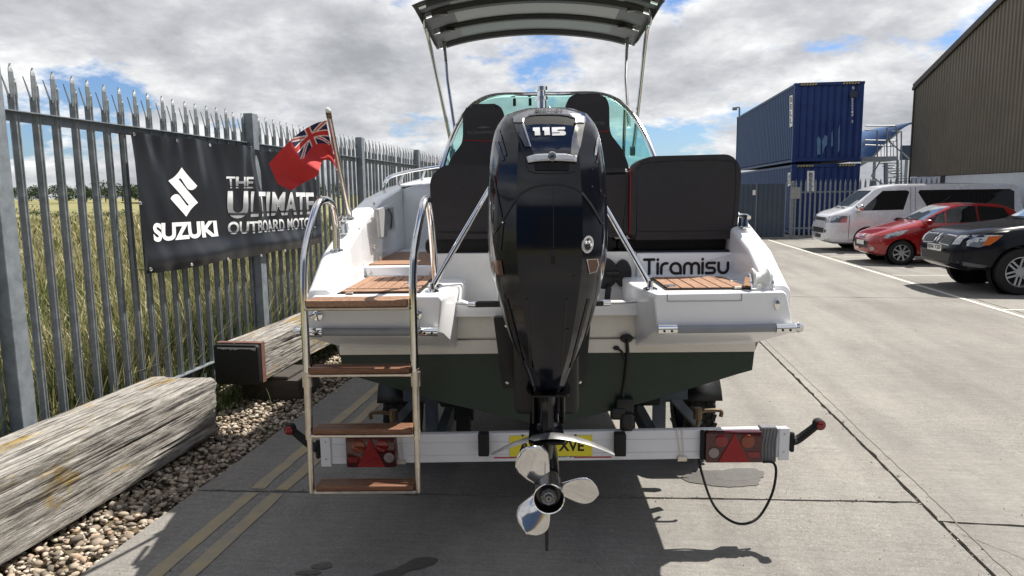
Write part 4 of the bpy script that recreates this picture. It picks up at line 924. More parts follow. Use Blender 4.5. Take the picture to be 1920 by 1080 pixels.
def sec_ring(z,w,ya,yf,d):
    h=[(0,0),(.30,.002),(.50,.012),(.66,.19),(.82,.37),(.93,.66),(.985,.95),(1.0,1.15)]
    pts=[(a*w,ya+b*d) for a,b in h]+[(w,(ya+d+yf)/2),(w*.985,yf-.13),(w*.85,yf-.05),(w*.5,yf-.01)]
    ring=[(x,y) for x,y in pts]+[(0,yf)]+[(-x,y) for x,y in pts[:0:-1]]
    return [(mcx+x,y,z) for x,y in ring]
zz=[s[0] for s in SEC][::-1]
def sec_at(z): return [interp(z,zz,[s[k] for s in SEC][::-1]) for k in range(1,5)]
def smooth_levels():
    lv=[s[0] for s in SEC]; out=[]
    for a,b in zip(lv,lv[1:]): out+= [a,a+(b-a)*.5]
    return out+[lv[-1]]
def sec_s(z):  # lightly smoothed interpolation
    a=[sec_at(z+k) for k in (-.02,0,.02)] if .99<z<2.0 else [sec_at(z)]; return [sum(q[i] for q in a)/len(a) for i in range(4)]
bm=new(); loft(bm,[sec_ring(z,*sec_s(z)) for z in smooth_levels()]); shell_bvh=None
bmesh.ops.recalc_face_normals(bm,faces=bm.faces); shell_bvh=BVHTree.FromBMesh(bm)
cowl=build('cowling',bm,navygloss,mot,ang=21); lower=cowl
def mot_surf(off):
    def f(px,py):
        o,d=BO.ray(px,py); d.normalize(); h=shell_bvh.ray_cast(o,d)
        if h[0] is None: return None
        n=h[1]; n=n if n.dot(d)<0 else -n
        return h[0]+n*off
    return f
def mdec(name,poly,m_,off=.003,cell=5,par=None,t=0.):
    o=build(name,lay(shape(poly,cell),mot_surf(off)),m_,par or cowl,ang=25)
    if t: thicken(o,t,0)
    return o
mz=lambda x,y:(900+x*260/1080,180+y*260/1080)
# top bezel arch, recess, badge panel
bez=[(262,175),(300,155),(370,130),(450,116),(550,111),(640,117),(710,132),(770,152),(815,176),(806,222),(735,222),(735,185),(690,168),(620,158),(540,156),(440,158),(385,166),(345,188),(345,215),(268,215)]
mdec('top_bezel',[mz(*q) for q in bez],mat('bezel_silver',(.30,.30,.32),.25,.75,var=.1),.005,5,None,.006)
mdec('air_intake',[mz(*q) for q in [(347,215),(347,190),(385,168),(440,160),(540,158),(620,160),(690,170),(733,187),(733,238),(640,229),(540,224),(430,226),(355,236)]],mat('void_black',(.001,.001,.001),.7),.004,6)
mdec('badge_panel',[mz(*q) for q in [(355,238),(430,228),(540,226),(640,231),(731,240),(712,330),(704,455),(560,457),(420,462),(390,400),(372,320)]],mat('badge_navy',(.006,.010,.024),.09,coat=.7),.0045,6)
mdec('side_strip',[mz(*q) for q in [(272,222),(330,222),(400,400),(352,398),(300,300)]],grey_trim,.0045,6)
mdec('side_strip',[mz(*q) for q in [(745,226),(806,228),(790,330),(758,478),(706,456),(716,330)]],mat('strip_silver',(.33,.32,.30),.22,.8),.0045,6)
mdec('edge_line',[mz(*q) for q in [(328,218),(345,222),(400,398),(392,402)]],silver_txt,.006,6)
mdec('latch_bar',[mz(*q) for q in [(362,484),(430,463),(560,456),(660,458),(752,480),(750,520),(640,512),(560,510),(450,514),(376,526)]],mat('latch_silver',(.50,.51,.53),.28,.6),.007,5,None,.008)
mdec('latch_recess',[mz(*q) for q in [(420,528),(560,516),(695,528),(692,585),(430,580)]],MATS['void_black'],.0035,6)
for poly in ([(244,178),(262,176),(352,470),(382,580),(372,582),(340,470)],[(812,185),(822,182),(770,430),(745,582),(735,580),(756,470)],[(372,578),(430,596),(560,600),(690,596),(745,578),(746,588),(690,604),(560,608),(430,604),(372,588)],
             [(95,1080),(180,950),(250,830),(320,750),(400,708),(480,688),(560,680),(650,686),(740,712),(800,750),(870,840),(960,1000),(945,1000),(860,855),(790,762),(730,726),(650,700),(560,694),(480,702),(400,722),(330,762),(262,842),(190,962),(110,1085)]):
    mdec('seam',[mz(*q) for q in poly],black_ink,.0022,5)
mdec('facet_trim',[mz(*q) for q in [(905,330),(925,300),(905,460),(888,465)]],silver_txt,.003,5)
mdec('facet_trim',[mz(*q) for q in [(908,500),(928,370),(935,390),(915,525),(895,520)]],grey_trim,.003,5)
mdec('side_vent',[mz(*q) for q in [(118,360),(142,350),(195,500),(165,508)]],mat('vent_navy',(.012,.02,.045),.2),.003,5)
mdec('side_vent',[mz(*q) for q in [(132,275),(155,260),(212,460),(190,475)]],MATS['vent_navy'],.003,5)
for poly in ([(412,258),(465,256),(470,316),(428,318),(425,282),(412,282)],[(487,256),(540,254),(545,314),(503,316),(500,280),(487,280)],[(558,256),(660,254),(662,272),(602,274),(603,282),(650,281),(665,290),(668,308),(655,317),(562,319),(560,302),(620,300),(620,294),(560,296)]):
    mdec('power_number',[mz(*q) for q in poly],white_txt,.008,5)
build('maker_name',lay(text_bm('MERCURY',[mz(428,124),mz(652,122),mz(650,148),mz(428,148)],.03,.1,4,1.1),mot_surf(.0128)),black_ink,cowl,smooth=False)
q=mot_surf(.016)(*mz(560,486)); 
if q:
    bm=new(); lathe(bm,[(.0166,.012),(.0166,-.003),(.0145,-.005),(.001,-.005)],20,'y',tuple(q)); em=build('emblem',bm,chrome,cowl)
    bm=new(); prism(bm,ellipse(q.x,q.z,.0085,.0045,14,.6),q.y-.0075,q.y-.0052,'y'); build('emblem_mark',bm,mat('emblem_navy',(.02,.04,.10),.3),em)
# three-star sticker and brown side labels
mb=lambda x,y:(1060+x*80/720,400+y*120/1080)
mdec('star_sticker',ellipse(*mb(370,525),10.6,16.7,24,.16),mat('sticker_grey',(.42,.42,.42),.4),.003,4,lower)
mdec('sticker_field',ellipse(*mb(372,520),7.0,11.5,20,.16),black_ink,.0036,4,lower)
for sx,sy in ((338,488),(392,480),(425,530)):
    c=mb(sx,sy); mdec('star',[(c[0]+(3.8 if k%2==0 else 1.5)*math.sin(k*math.pi/5),c[1]-(5.2 if k%2==0 else 2.1)*math.cos(k*math.pi/5)) for k in range(10)],white_txt,.0042,4,lower)
mdec('warning_label',[mb(*q) for q in [(345,775),(540,765),(560,870),(520,985),(400,1020)]],mat('label_cream',(.5,.46,.40),.4),.0028,5,lower)
mdec('warning_label',[mb(*q) for q in [(365,785),(525,775),(545,870),(508,975),(408,1008)]],brake_brown,.0034,5,lower)
mdec('warning_label',[(928,488),(941,488),(945,515),(934,515)],brake_brown,.003,4,lower)
for (a,b,c,d) in (((955,590),(968,590),(1000,690),(985,690)),((1072,600),(1078,600),(1066,690),(1058,690))): pass
for poly in ([(985,560),(990,560),(999,690),(994,690)],[(1060,560),(1065,560),(1056,690),(1051,690)]): mdec('cover_rib',poly,blackplast,.003,6,lower)
for px,py in ((1077,520),(1064,620)):
    mdec('access_plug',ellipse(px,py,4.2,4.2,12),blackplast,.0035,3,lower)
mdec('spine_line',[(1037.2,350),(1038.4,350),(1038.6,465),(1037.0,465)],black_ink,.0022,6)
mdec('drain_recess',[(1030,468),(1044,468),(1042,497),(1032,497)],blackplast,.0025,4); mdec('drain_slot',[(1033,480),(1041,480),(1040,495),(1034,495)],MATS['void_black'],.0032,4)
for px,py in ((944,417),(1109,317),(1109,350),(1125,358),(1132,367)): mdec('fixing_stud',ellipse(px,py,1.6,1.6,8),chrome,.004,2)
mdec('flank_line',[(905+20,330),(927,328),(945,420),(940,470),(936,470),(941,420)],black_ink,.0022,6)
mdec('lower_seam',[(947,560),(952,560),(985,690),(981,690)],black_ink,.0022,6); mdec('lower_seam',[(1101,560),(1106,560),(1072,690),(1068,690)],black_ink,.0022,6)
# mounting bracket, plates, tilt arms
for x0,x1 in ((-.255,-.13),(.105,.215)):
    bm=new(); prism(bm,roundpoly([(x0,1.13),(x1,1.13),(x1,.78),(x0+(.04 if x0<0 else 0),.78)] if x0<0 else [(x0,1.13),(x1,1.13),(x1-.03,.78),(x0,.78)],.012,3),.15,.204,'y',.006); br=build('transom_bracket',bm,blackplast,mot)
    for z in (1.09,.81):
        bm=new(); lathe(bm,[(.009,.0),(.008,-.007),(.0,-.009)],10,'y',((x0+x1)/2,.149,z),False); build('bolt',bm,steel,br)
bm=new(); box(bm,(-.15,-.35,.80),(.12,.16,1.28),.03,3); build('swivel_bracket',bm,blackplast,mot)
bm=new(); box(bm,(-.33,-.10,1.235),(-.2,-.06,1.262),.004,1); box(bm,(.16,-.10,1.235),(.255,-.06,1.262),.004,1); 
hb=new(); box(hb,(-.315,-.22,1.238),(.235,-.19,1.262),.006,2); build('steering_bar',hb,blackplast,mot); bm.free()
for x in (-.315,.235):
    bm=new(); lathe(bm,[(.012,-.03),(.014,0),(.012,.03)],12,'x',(x,-.205,1.25)); build('steering_nut',bm,chrome,mot)
# leg
def legring(z,w,ya,yf): 
    h=[(0,ya),(w*.4,ya+.012),(w*.85,ya+.06),(w,ya+.13),(w,yf-.1),(w*.5,yf-.02)]; return [(mcx-.004+x,y,z) for x,y in h+[(0,yf)]+[(-x,y) for x,y in h[:0:-1]]]
bm=new(); loft(bm,[legring(z,w,a,b) for z,w,a,b in ((.99,.060,-.60,-.22),(.95,.050,-.575,-.24),(.88,.048,-.57,-.24),(.80,.047,-.58,-.24))]); build('leg',bm,navygloss,mot)
bm=new(); prism(bm,roundpoly([(-.085,-.62),(.06,-.62),(.075,-.52),(.05,-.22),(-.075,-.22),(-.1,-.52)],.02,3),.960,.966,'z'); build('splash_plate',bm,blackgloss,mot)
for s in (-1,1):
    bm=new(); tube(bm,[(mcx+s*.056,-.50,.955),(mcx+s*.056,-.50,.82)],.010,8); build('water_tube',bm,blackgloss,mot)
bm=new(); loft(bm,[legring(z,w,a,b) for z,w,a,b in ((.80,.038,-.60,-.24),(.74,.024,-.60,-.26),(.66,.026,-.58,-.28))]); build('gearcase_strut',bm,blackgloss,mot)
HZ=.652; HX=mcx-.010
bm=new(); lathe(bm,[(.001,-.18),(.022,-.20),(.042,-.26),(.05,-.34),(.05,-.58),(.048,-.66)],22,'y',(HX,0,HZ)); build('gearcase',bm,blackgloss,mot)
bm=new(); prism(bm,[(-.62,.60),(-.30,.60),(-.36,.42),(-.44,.30),(-.50,.285),(-.53,.30),(-.58,.44)],HX-.006,HX+.006,'x',.003); build('skeg',bm,blackgloss,mot)
bm=new(); prism(bm,roundpoly([(HX-.07,-.68),(HX+.07,-.68),(HX+.06,-.3),(HX-.06,-.3)],.03,4),.795,.803,'z'); build('anti_ventilation_plate',bm,blackgloss,mot)
# hydrofoil
bm=new(); rings=[]
for k in range(-12,13):
    t=k/12; x=.232*t; z=.812-.072*abs(t)**1.7; c=.062*(1-.6*abs(t)**2.2); y0=-.66+.02*abs(t)**1.5; th=.008*(1-.7*abs(t)); fx=HX+.022+x
    rings.append([(fx,y0,z),(fx,y0+c*.3,z+th),(fx,y0+c,z+th*.4),(fx,y0+c*.5,z-th*.6)])
loft(bm,rings); build('hydrofoil',bm,mat('foil_steel',(.36,.36,.36),.32,.9,var=.25,vscale=14),mot,ang=40)
# propeller
prop=empty('propeller',(0,0,0)); prop.parent=mot; prop.location=(HX,-.74,HZ)
bpy.data.objects.remove(prop)
bm=new(); lathe(bm,[(.047,-.665),(.052,-.70),(.052,-.80),(.055,-.825),(.052,-.825),(.0505,-.805),(.044,-.79),(.001,-.79)],30,'y',(HX,0,HZ),False); prop=build('propeller',bm,mat('hub_black',(.006,.006,.006),.25,coat=.4),mot)
bm=new(); lathe(bm,[(.0535,-.824),(.0565,-.826),(.0555,-.829),(.0525,-.827)],30,'y',(HX,0,HZ),False); build('hub_ring',bm,chrome,prop)
bm=new(); lathe(bm,[(.032,-.79),(.032,-.812),(.028,-.816),(.020,-.812),(.014,-.815),(.012,-.828),(.004,-.829),(.001,-.82)],8,'y',(HX,0,HZ),False); build('prop_nut',bm,mat('nut_steel',(.20,.20,.20),.35,.8),prop,smooth=False)
bl_m=mat('blade_steel',(.62,.61,.60),.08,1.,var=.08,vscale=14)
for px_a in (118,-3,243):
    a=R(px_a); rad=Vector((math.cos(a),0,math.sin(a))); tan=Vector((-math.sin(a),0,math.cos(a))); ax=Vector((0,1,0)); bm=new(); rings=[]
    NR=14; NC=12; grid=[]
    for i in range(NR+1):
        t=i/NR; r=.044+(.182-.044)*t; half=(.036+.036*math.sin(min(1,t*1.15)*math.pi*.55))*math.sqrt(max(0,1-max(0,(t-.45)/.55)**2.4)); half=max(half,.004)
        tw=R(38-20*t); row=[]
        for j in range(NC+1):
            s=(j/NC*2-1); off=s*half; p=Vector((HX,-.745,HZ))+rad*(r-.10*abs(s)**2*half)+tan*(off*math.cos(tw))+ax*(-off*math.sin(tw)*.8+.010*s*s-.012*t*t-.008*t)
            row.append(bm.verts.new(p))
        grid.append(row)
    for A,B in zip(grid,grid[1:]):
        for j in range(NC): bm.faces.new((A[j],A[j+1],B[j+1],B[j]))
    thicken(build('blade',bm,bl_m,prop,ang=80),.004,0)
rebase(mot,(mcx,-.5,.28))
# ================================================================== TRAILER
trl=frame_empty(BO,'boat_trailer','boat trailer with white lighting board, red lamp clusters and yellow number plate','trailer')
YB=.19; sl_b=.0105
def bz(x): return .3955+sl_b*x*.9, .5421+sl_b*x*1.1
bm=new(); rings=[]
for x in (-1.1263,1.1865): a,b=bz(x); rings.append([(x,YB,a),(x,YB,b-.004),(x,YB+.004,b),(x,YB+.035,b),(x,YB+.035,b-.004),(x,YB+.006,b-.006),(x,YB+.006,a)])
loft(bm,rings); brd=build('lighting_board',bm,board_w,trl)
for k in (.25,.7):
    bm=new(); a0,b0=bz(-1.07); a1,b1=bz(1.13); beam(bm,(-1.07,YB-.0008,a0+(b0-a0)*k),(1.13,YB-.0008,a1+(b1-a1)*k),.0016,.0016); build('board_groove',bm,mat('groove_grey',(.5,.51,.54),.5),brd)
for s,x in ((-1,-1.1053),(1,1.1664)):
    a,b=bz(x); bm=new(); box(bm,(x-.026,YB-.010,a-.012),(x+.026,YB-.0015,b+.004),.003,1); cp=build('end_cap',bm,board_w,brd)
    for k in (.2,.82):
        bm=new(); lathe(bm,[(.006,.0),(.005,-.004),(0,-.005)],8,'y',(x-s*.0,YB-.010,a+(b-a)*k),False); build('rivet',bm,steel_d,cp)
    # marker lamp on a rubber arm
    p0=Vector((x+s*.03,YB,(a+b)/2-.01)); lp=BO.at_y(1538 if s>0 else 542,797 if s>0 else 806,YB-.03); bm=new()
    box(bm,(min(p0.x,p0.x+s*.02),YB-.012,a+.03),(max(p0.x,p0.x+s*.02),YB+.012,b-.02),.004,1); ap=build('lamp_arm_base',bm,rubber,trl)
    bm=new(); m1=p0+(lp-p0)*.35+Vector((0,.02,-.012)); rr=smoothpath([p0+Vector((s*.01,0,.02)),m1,lp+Vector((0,.02,0))],5); tube(bm,rr,[.024-.006*i/len(rr) for i in range(len(rr))],8); ar=build('lamp_arm',bm,rubber,trl)
    bm=new(); lathe(bm,[(.026,.035),(.027,.0),(.024,-.008)],18,'y',tuple(lp)); ml=build('marker_lamp',bm,rubber,trl)
    bm=new(); lathe(bm,[(.021,-.008),(.020,-.013),(.012,-.017),(.001,-.018)],18,'y',tuple(lp),False); build('lens',bm,red_lens,ml)
def cluster(x0,x1,z0,z1,flip):
    y=YB-.045; bm=new(); prism(bm,roundpoly([(x0,z0),(x1,z0),(x1,z1),(x0,z1)],.012,3),y,YB-.001,'y',.006); body=build('lamp_cluster',bm,red_dark,trl)
    X=lambda s: x0+(x1-x0)*(1-s if flip else s); Z=lambda t: z0+(z1-z0)*t
    def el_(nm,s,t,r,m_):
        bm=new(); prism(bm,ellipse(X(s),Z(t),r,r,20),y-.006,y-.0005,'y',.003); build(nm,bm,m_,body)
    el_('indicator_lens',.26,.70,.034,amber); el_('brake_lens',.73,.72,.032,red_lens); el_('reverse_lens',.86,.34,.026,clear_lens)
    bm=new(); prism(bm,[(X(.50),Z(.97)),(X(.22),Z(.03)),(X(.78),Z(.03))],y-.005,y-.0006,'y'); build('reflector_triangle',bm,red_tri,body)
    bm=new(); prism(bm,[(X(.05),Z(.18)),(X(.22),Z(.18)),(X(.28),Z(.36)),(X(.05),Z(.36))],y-.004,y-.0007,'y'); build('tail_lens',bm,red_lens,body)
cluster(-0.9951,-0.7461,0.3812,0.5382,False); cluster(0.7738,1.0477,0.3965,0.5536,True)
bm=new(); box(bm,(0.7546,YB-.03,0.4061),(0.7738,YB-.002,0.5516),.003,1); build('cluster_seal',bm,rubber,trl)
bm=new(); box(bm,(1.0496,YB-.006,0.3812),(1.131,YB+.038,0.5641),.004,1); build('tape_wrap',bm,tape,brd)
for k in range(5):
    bm=new(); x=1.057+k*.016; tube(bm,[(x+.012,YB-.008,0.5564),(x,YB-.009,0.475),(x+.004,YB-.008,0.3888)],.0028,6); build('tape_fold',bm,tape,brd)
bm=new(); box(bm,(-0.1859,YB-.006,0.4195),(0.224,YB-.001,0.5267),.002,1); npl=build('number_plate',bm,yellow_pl,trl)
def brd_surf(d): return lambda x,y: BO.at_y(x,y,YB-d)
for body,x0,x1 in (('AV',974,1008),('0',1024,1036),('XVE',1047,1095)):
    build('plate_text',lay(text_bm(body,[(x0,826),(x1,826),(x1,846),(x0,846)],.03),brd_surf(.0068)),black_ink,npl,smooth=False)
bm=new(); box(bm,(-0.2644,YB-.003,0.4099),(0.3198,YB-.0005,0.4166)); build('red_stripe',bm,mat('stripe_red',(.42,.05,.05),.4),npl)
bm=new(); box(bm,(0.0057,YB-.0045,0.4027),(0.1321,YB-.0031,0.4181)); build('strip_patch',bm,board_w,npl)
build('strip_text',lay(text_bm('ythestripe',[(1032,852),(1080,851),(1080,859),(1032,860)],.01),brd_surf(.0052)),mat('text_navy',(.03,.03,.07),.5),npl,smooth=False)
for px in (906,1163):
    a=BO.at_y(px-10,814,YB-.05); b=BO.at_y(px+11,856,YB-.05); bm=new(); box(bm,(a.x,YB-.055,b.z),(b.x,YB-.001,a.z),.006,2); build('rubber_buffer',bm,rubber,trl)
for px in (980,1079):
    q=BO.at_y(px,817,YB-.006); bm=new(); lathe(bm,[(.006,.004),(.005,-.004),(0,-.005)],8,'y',tuple(q),False); build('plate_screw',bm,blackplast,npl)
# hanging cable
bm=new(); tube(bm,smoothpath([BO.at_y(1310,858,YB+.01),BO.at_y(1314,880,YB-.01),BO.at_y(1330,930,.14),BO.at_y(1350,962,.10),BO.at_y(1385,982,.08),BO.at_y(1420,972,.10),BO.at_y(1446,930,.14),BO.at_y(1455,888,YB-.03),BO.at_y(1450,868,YB-.03),BO.at_y(1430,866,YB-.02)],6),.0065,8); build('lamp_cable',bm,rubber,trl)
for px in (1277,752):
    bm=new(); a=BO.at_y(px,803 if px>1000 else 815,YB-.004); b=BO.at_y(px+(2 if px>1000 else 0),860 if px>1000 else 866,YB-.008)
    tube(bm,[a+Vector((-.022,0,0)),b+Vector((-.008,0,0))],.002,6); ha=build('wire_hanger',bm,steel_d,trl)
    bm=new(); tube(bm,[a+Vector((.004,0,0)),b+Vector((.008,0,0))],.002,6); build('wire',bm,steel_d,ha)
    bm=new(); box(bm,b+Vector((-.025,-.004,-.014)),b+Vector((.025,.004,.012)),.004,1); build('clip_plate',bm,steel_d,ha)
# wheels, axle, chassis, bunks
def tyre_mesh():
    bm=new(); R0,W=.315,.185; prof=[]
    for k in range(13): t=-1+2*k/12; prof.append((R0-.012*abs(t)**4-.04*max(0,abs(t)-.8)/.2,t*W/2))
    prof=[(.18,-W/2+.01),(.22,-W/2-.004)]+prof+[(.22,W/2+.004),(.18,W/2-.01)]; lathe(bm,prof,48,'x',(0,0,0),False)
    for k in range(36):
        for j in range(-2,3):
            a=2*math.pi*(k+(.5 if j%2 else 0))/36; c=Vector((j*.033+.006*math.sin(k*2.1),math.cos(a)*(R0+.002),math.sin(a)*(R0+.002))); rot=Matrix.Rotation(a-math.pi/2,3,'X')@Matrix.Rotation(.35*(1 if j%2 else -1),3,'Z'); vs=bmesh.ops.create_cube(bm,size=1)['verts']
            for v in vs: v.co=c+rot@Vector((v.co.x*.025,v.co.y*.038,v.co.z*.014))
    return bm
for s in (-1,1):
    wx=1.0 if s>0 else -.925
    bm=tyre_mesh(); bmesh.ops.translate(bm,verts=bm.verts,vec=(wx,1.42,.318)); wl=build('tyre',bm,rubber,trl)
    wl['kind']='stuff'; del wl['kind']
    bm=new(); lathe(bm,[(.19,-.07),(.18,-.02),(.06,-.03),(.001,-.05)],24,'x',(wx,1.42,.318),False); lathe(bm,[(.19,.07),(.18,.03),(.06,.05),(.001,.06)],24,'x',(wx,1.42,.318),False); build('wheel_rim',bm,trailer_g,wl)
    bm=new(); rings=[]
    for k in range(15):
        a=R(20+140*k/14); rings.append([(wx-.11,1.42-math.cos(a)*.37,.318+math.sin(a)*.33),(wx+.11,1.42-math.cos(a)*.37,.318+math.sin(a)*.33)])
    loft(bm,rings,False,(False,False)); thicken(build('mudguard',bm,blackplast,trl),.005,0)
    bm=new(); beam(bm,(s*.55,.24,.45),(s*.55,4.2,.44),.05,.09); build('chassis_rail',bm,trailer_g,trl)
    bm=new(); beam(bm,(s*.62,.55,.34),(s*.62,.55,.66),.07,.02,(0,1,0)); build('upright',bm,trailer_g,trl)
    bm=new(); beam(bm,(s*.70,.60,.60),(s*.86,.66,.42),.045,.045); beam(bm,(s*.66,.60,.62),(s*.78,.60,.62),.05,.06); build('roller_arm',bm,trailer_g,trl)
    bm=new(); box(bm,(s*.52-.05,.50,.575),(s*.52+.10,.70,.66),.015,2); build('keel_pad',bm,rubber,trl)
    bm=new(); lathe(bm,[(.05,-.05),(.055,0),(.05,.05)],14,'x',(s*.44,.52,.55)); rc=build('roller',bm,rubber,trl)
    bm=new(); box(bm,(s*.44-.04,.47,.40),(s*.44+.04,.50,.55),.006,1); build('roller_bracket',bm,blackplast,trl)
    bm=new(); tube(bm,smoothpath([(s*.82,.55,.40),(s*.84,.55,.50),(s*.85,.55,.53),(s*.95,.55,.535),(s*.955,.55,.50)],4),.011,8); ck=build('clamp_handle',bm,cork,trl)
    bm=new(); tube(bm,[(s*.83,.55,.49),(s*.83,.55,.55)],.024,10); build('clamp_nut',bm,cork,trl)
    bm=new(); prism(bm,[(s*.84,.66),(s*1.02,.70),(s*1.04,.66),(s*1.0,.63),(s*.9,.63)],.98,1.02,'y',.004); build('guard_stay',bm,trailer_g,trl)
for y in (.42,1.42,3.4):
    bm=new(); beam(bm,(-.9 if y==1.42 else -.58,y,.36),(.98 if y==1.42 else .58,y,.36),.06,.06); build('cross_member',bm,trailer_g,trl)
bm=new(); beam(bm,(-.5,3.9,.44),(0,5.8,.46),.06,.09); beam(bm,(.5,3.9,.44),(0,5.8,.46),.06,.09); beam(bm,(0,5.7,.46),(0,7.0,.46),.07,.09); build('drawbar',bm,trailer_g,trl)
bm=new(); tube(bm,[(.02,6.5,0),(.02,6.5,.55)],.025,10); lathe(bm,[(.09,-.03),(.1,0),(.09,.03)],16,'x',(.02,6.5,.1)); build('jockey_wheel',bm,galv_d,trl)
bm=new()
for y in (.9,2.0,3.1): box(bm,(-.06,y-.03,.40),(.06,y+.03,.546),.01,1)
bm.free()
for y in (.9,2.0,3.1):
    bm=new(); box(bm,(-.06,y-.05,.40),(.06,y+.05,.545),.01,1); build('keel_roller',bm,rubber,trl)
rebase(trl,(0,1.42,0))
# ================================================================== CONTAINERS
cblue=mat('container_blue',(.005,.022,.115),.45,c2=(.013,.042,.17),vscale=1.6,detail=8,bump=.05,bscale=6)
cblue_s=mat('container_blue_faded',(.014,.048,.14),.5,c2=(.025,.07,.18),vscale=1.4,detail=8)
haz_y=mat('hazard_yellow',(.55,.42,.05),.5); scuff=mat('scuffed_paint',(.10,.20,.33),.6,var=.2,vscale=6)
def corr(bm,p0,axis,length,z0,z1,pitch,depth,out):
    """corrugated sheet along axis from p0"""
    axis=Vector(axis); out=Vector(out); n=int(length/pitch); pts=[]
    for i in range(n):
        b=i*length/n; w=length/n
        pts+= [(b,0),(b+w*.32,0),(b+w*.5,depth),(b+w*.82,depth)]
    pts.append((length,0)); A=[];B=[]
    for t,d in pts:
        q=Vector(p0)+axis*t-out*d; A.append(bm.verts.new((q.x,q.y,z0))); B.append(bm.verts.new((q.x,q.y,z1)))
    for i in range(len(A)-1): bm.faces.new((A[i],A[i+1],B[i+1],B[i]))
def container(name,label,v0,u0,z0,h,Ls=12.19,W=2.44):
    root=frame_empty(YD,name,label,'container','blue shipping containers stacked behind the fence')
    v1=v0+W; u1=u0+Ls; z1=z0+h
    bm=new(); corr(bm,(v0+.14,u0+.03,0),(1,0,0),W-.28,z0+.16,z1-.12,.235,.035,(0,-1,0)); build('end_wall',bm,cblue,root,smooth=False)
    bm=new(); corr(bm,(v0+.02,u0+.16,0),(0,1,0),Ls-.32,z0+.15,z1-.1,.278,.036,(-1,0,0)); build('side_wall',bm,cblue_s,root,smooth=False)
    bm=new(); corr(bm,(v1-.02,u0+.16,0),(0,1,0),Ls-.32,z0+.15,z1-.1,.278,.036,(1,0,0)); build('side_wall',bm,cblue,root,smooth=False)
    bm=new(); box(bm,(v0+.1,u1-.06,z0+.15),(v1-.1,u1-.03,z1-.1)); build('door_end',bm,cblue,root)
    bm=new(); box(bm,(v0+.05,u0+.05,z1-.05),(v1-.05,u1-.05,z1-.02)); build('roof',bm,cblue,root)
    bm=new(); box(bm,(v0+.05,u0+.05,z0+.06),(v1-.05,u1-.05,z0+.12)); build('floor',bm,cblue,root)
    for x in (v0,v1-.14):
        for y in (u0,u1-.14):
            bm=new(); box(bm,(x,y,z0),(x+.14,y+.14,z1),.012,1); build('corner_post',bm,cblue,root)
            for z in (z0-.002,z1-.116):
                bm=new(); box(bm,(x-.008,y-.008,z),(x+.155,y+.17,z+.118),.01,1); build('corner_casting',bm,cblue,root)
        for z in (z0+.02,z1-.11):
            bm=new(); box(bm,(x+(.0 if x==v0 else .05),u0+.171,z),(x+(.09 if x==v0 else .14),u1-.171,z+.09)); build('side_rail',bm,cblue_s if x==v0 else cblue,root)
    bm=new(); box(bm,(v0+.156,u0,z1-.11),(v1-.149,u0+.06,z1)); build('header',bm,cblue,root)
    bm=new(); box(bm,(v0+.156,u0,z0+.03),(v1-.149,u0+.06,z0+.16)); build('sill',bm,cblue,root)
    for x0 in (v0+.2,v1-.75):
        for k in range(6):
            bm=new(); x=x0+k*.1; prism(bm,[(x,z1-.095),(x+.05,z1-.095),(x+.09,z1-.025),(x+.04,z1-.025)],u0-.004,u0-.0005,'y'); build('hazard_stripe',bm,haz_y,root,smooth=False)
    return root
CU=28.2; CV=6.78
c2=container('shipping_container','upper blue shipping container with vertical white numbers, stacked on top',CV,CU,2.72,2.9)
def cend(x,y): return YD.at_y(x,y,CU-.012)
nt=lambda x,y:(1460+x*180/810,140+y*240/1080)
def vtext(par,chars,px,py0,py1,w,m_,dy=.012):
    n=len(chars)
    for i,ch_ in enumerate(chars):
        if ch_==' ': continue
        a=py0+(py1-py0)*i/n; b=a+(py1-py0)/n*.78
        build('number_text',lay(text_bm(ch_,[(px-w/2,a),(px+w/2,a),(px+w/2,b),(px-w/2,b)],.02),lambda x,y:YD.at_y(x,y,CU-dy)),m_,par,smooth=False)
vtext(c2,'N',1600,162,169,3.4,white_txt); vtext(c2,'520918 2',1598.2,184,231,3.2,white_txt)
bm=shape([nt(600,145),nt(620,135),nt(630,122),nt(645,135),nt(668,142),nt(668,192),nt(600,192)]); lay(bm,cend); build('faded_badge',bm,mat('badge_grey',(.04,.05,.08),.6),c2,smooth=False)
for poly in ([(322,545),(335,520),(355,545),(352,672),(325,675)],[(365,560),(390,510),(412,520),(408,590),(385,620),(370,675)],[(445,500),(455,465),(458,600),(442,610)],[(505,450),(518,420),(512,640),(498,660)]):
    bm=shape([nt(*q) for q in poly]); lay(bm,cend); build('paint_scuff',bm,scuff,c2,smooth=False)
def side_label(par,px0,px1,y0,y1,txt):
    sf=lambda x,y:YD.at_x(x,y,CV-.012)
    bm=shape([(px0,y0),(px1,y0-2),(px1,y1-3),(px0,y1)]); lay(bm,sf); o=build('maker_panel',bm,white_txt,par,smooth=False)
    n=len(txt)
    for i,ch_ in enumerate(txt):
        a=y0+2+(y1-y0-6)*i/n; b=a+(y1-y0)/n*.66
        build('maker_letter',lay(text_bm(ch_,[(px0+1,a),(px1-.8,a),(px1-.8,b),(px0+1,b)],.02),lambda x,y:YD.at_x(x,y,CV-.016)),blackplast,o,smooth=False)
side_label(c2,1480.5,1486,180,239,'BELL')
rebase(c2,(CV+1.22,CU+6,2.72))
c1=container('shipping_container','lower blue shipping container standing on the ground behind the fence',CV,CU,.05,2.6)
bm=shape([nt(240,812),nt(302,812),nt(300,992),nt(238,990)]); lay(bm,cend); o=build('maker_panel',bm,white_txt,c1,smooth=False)
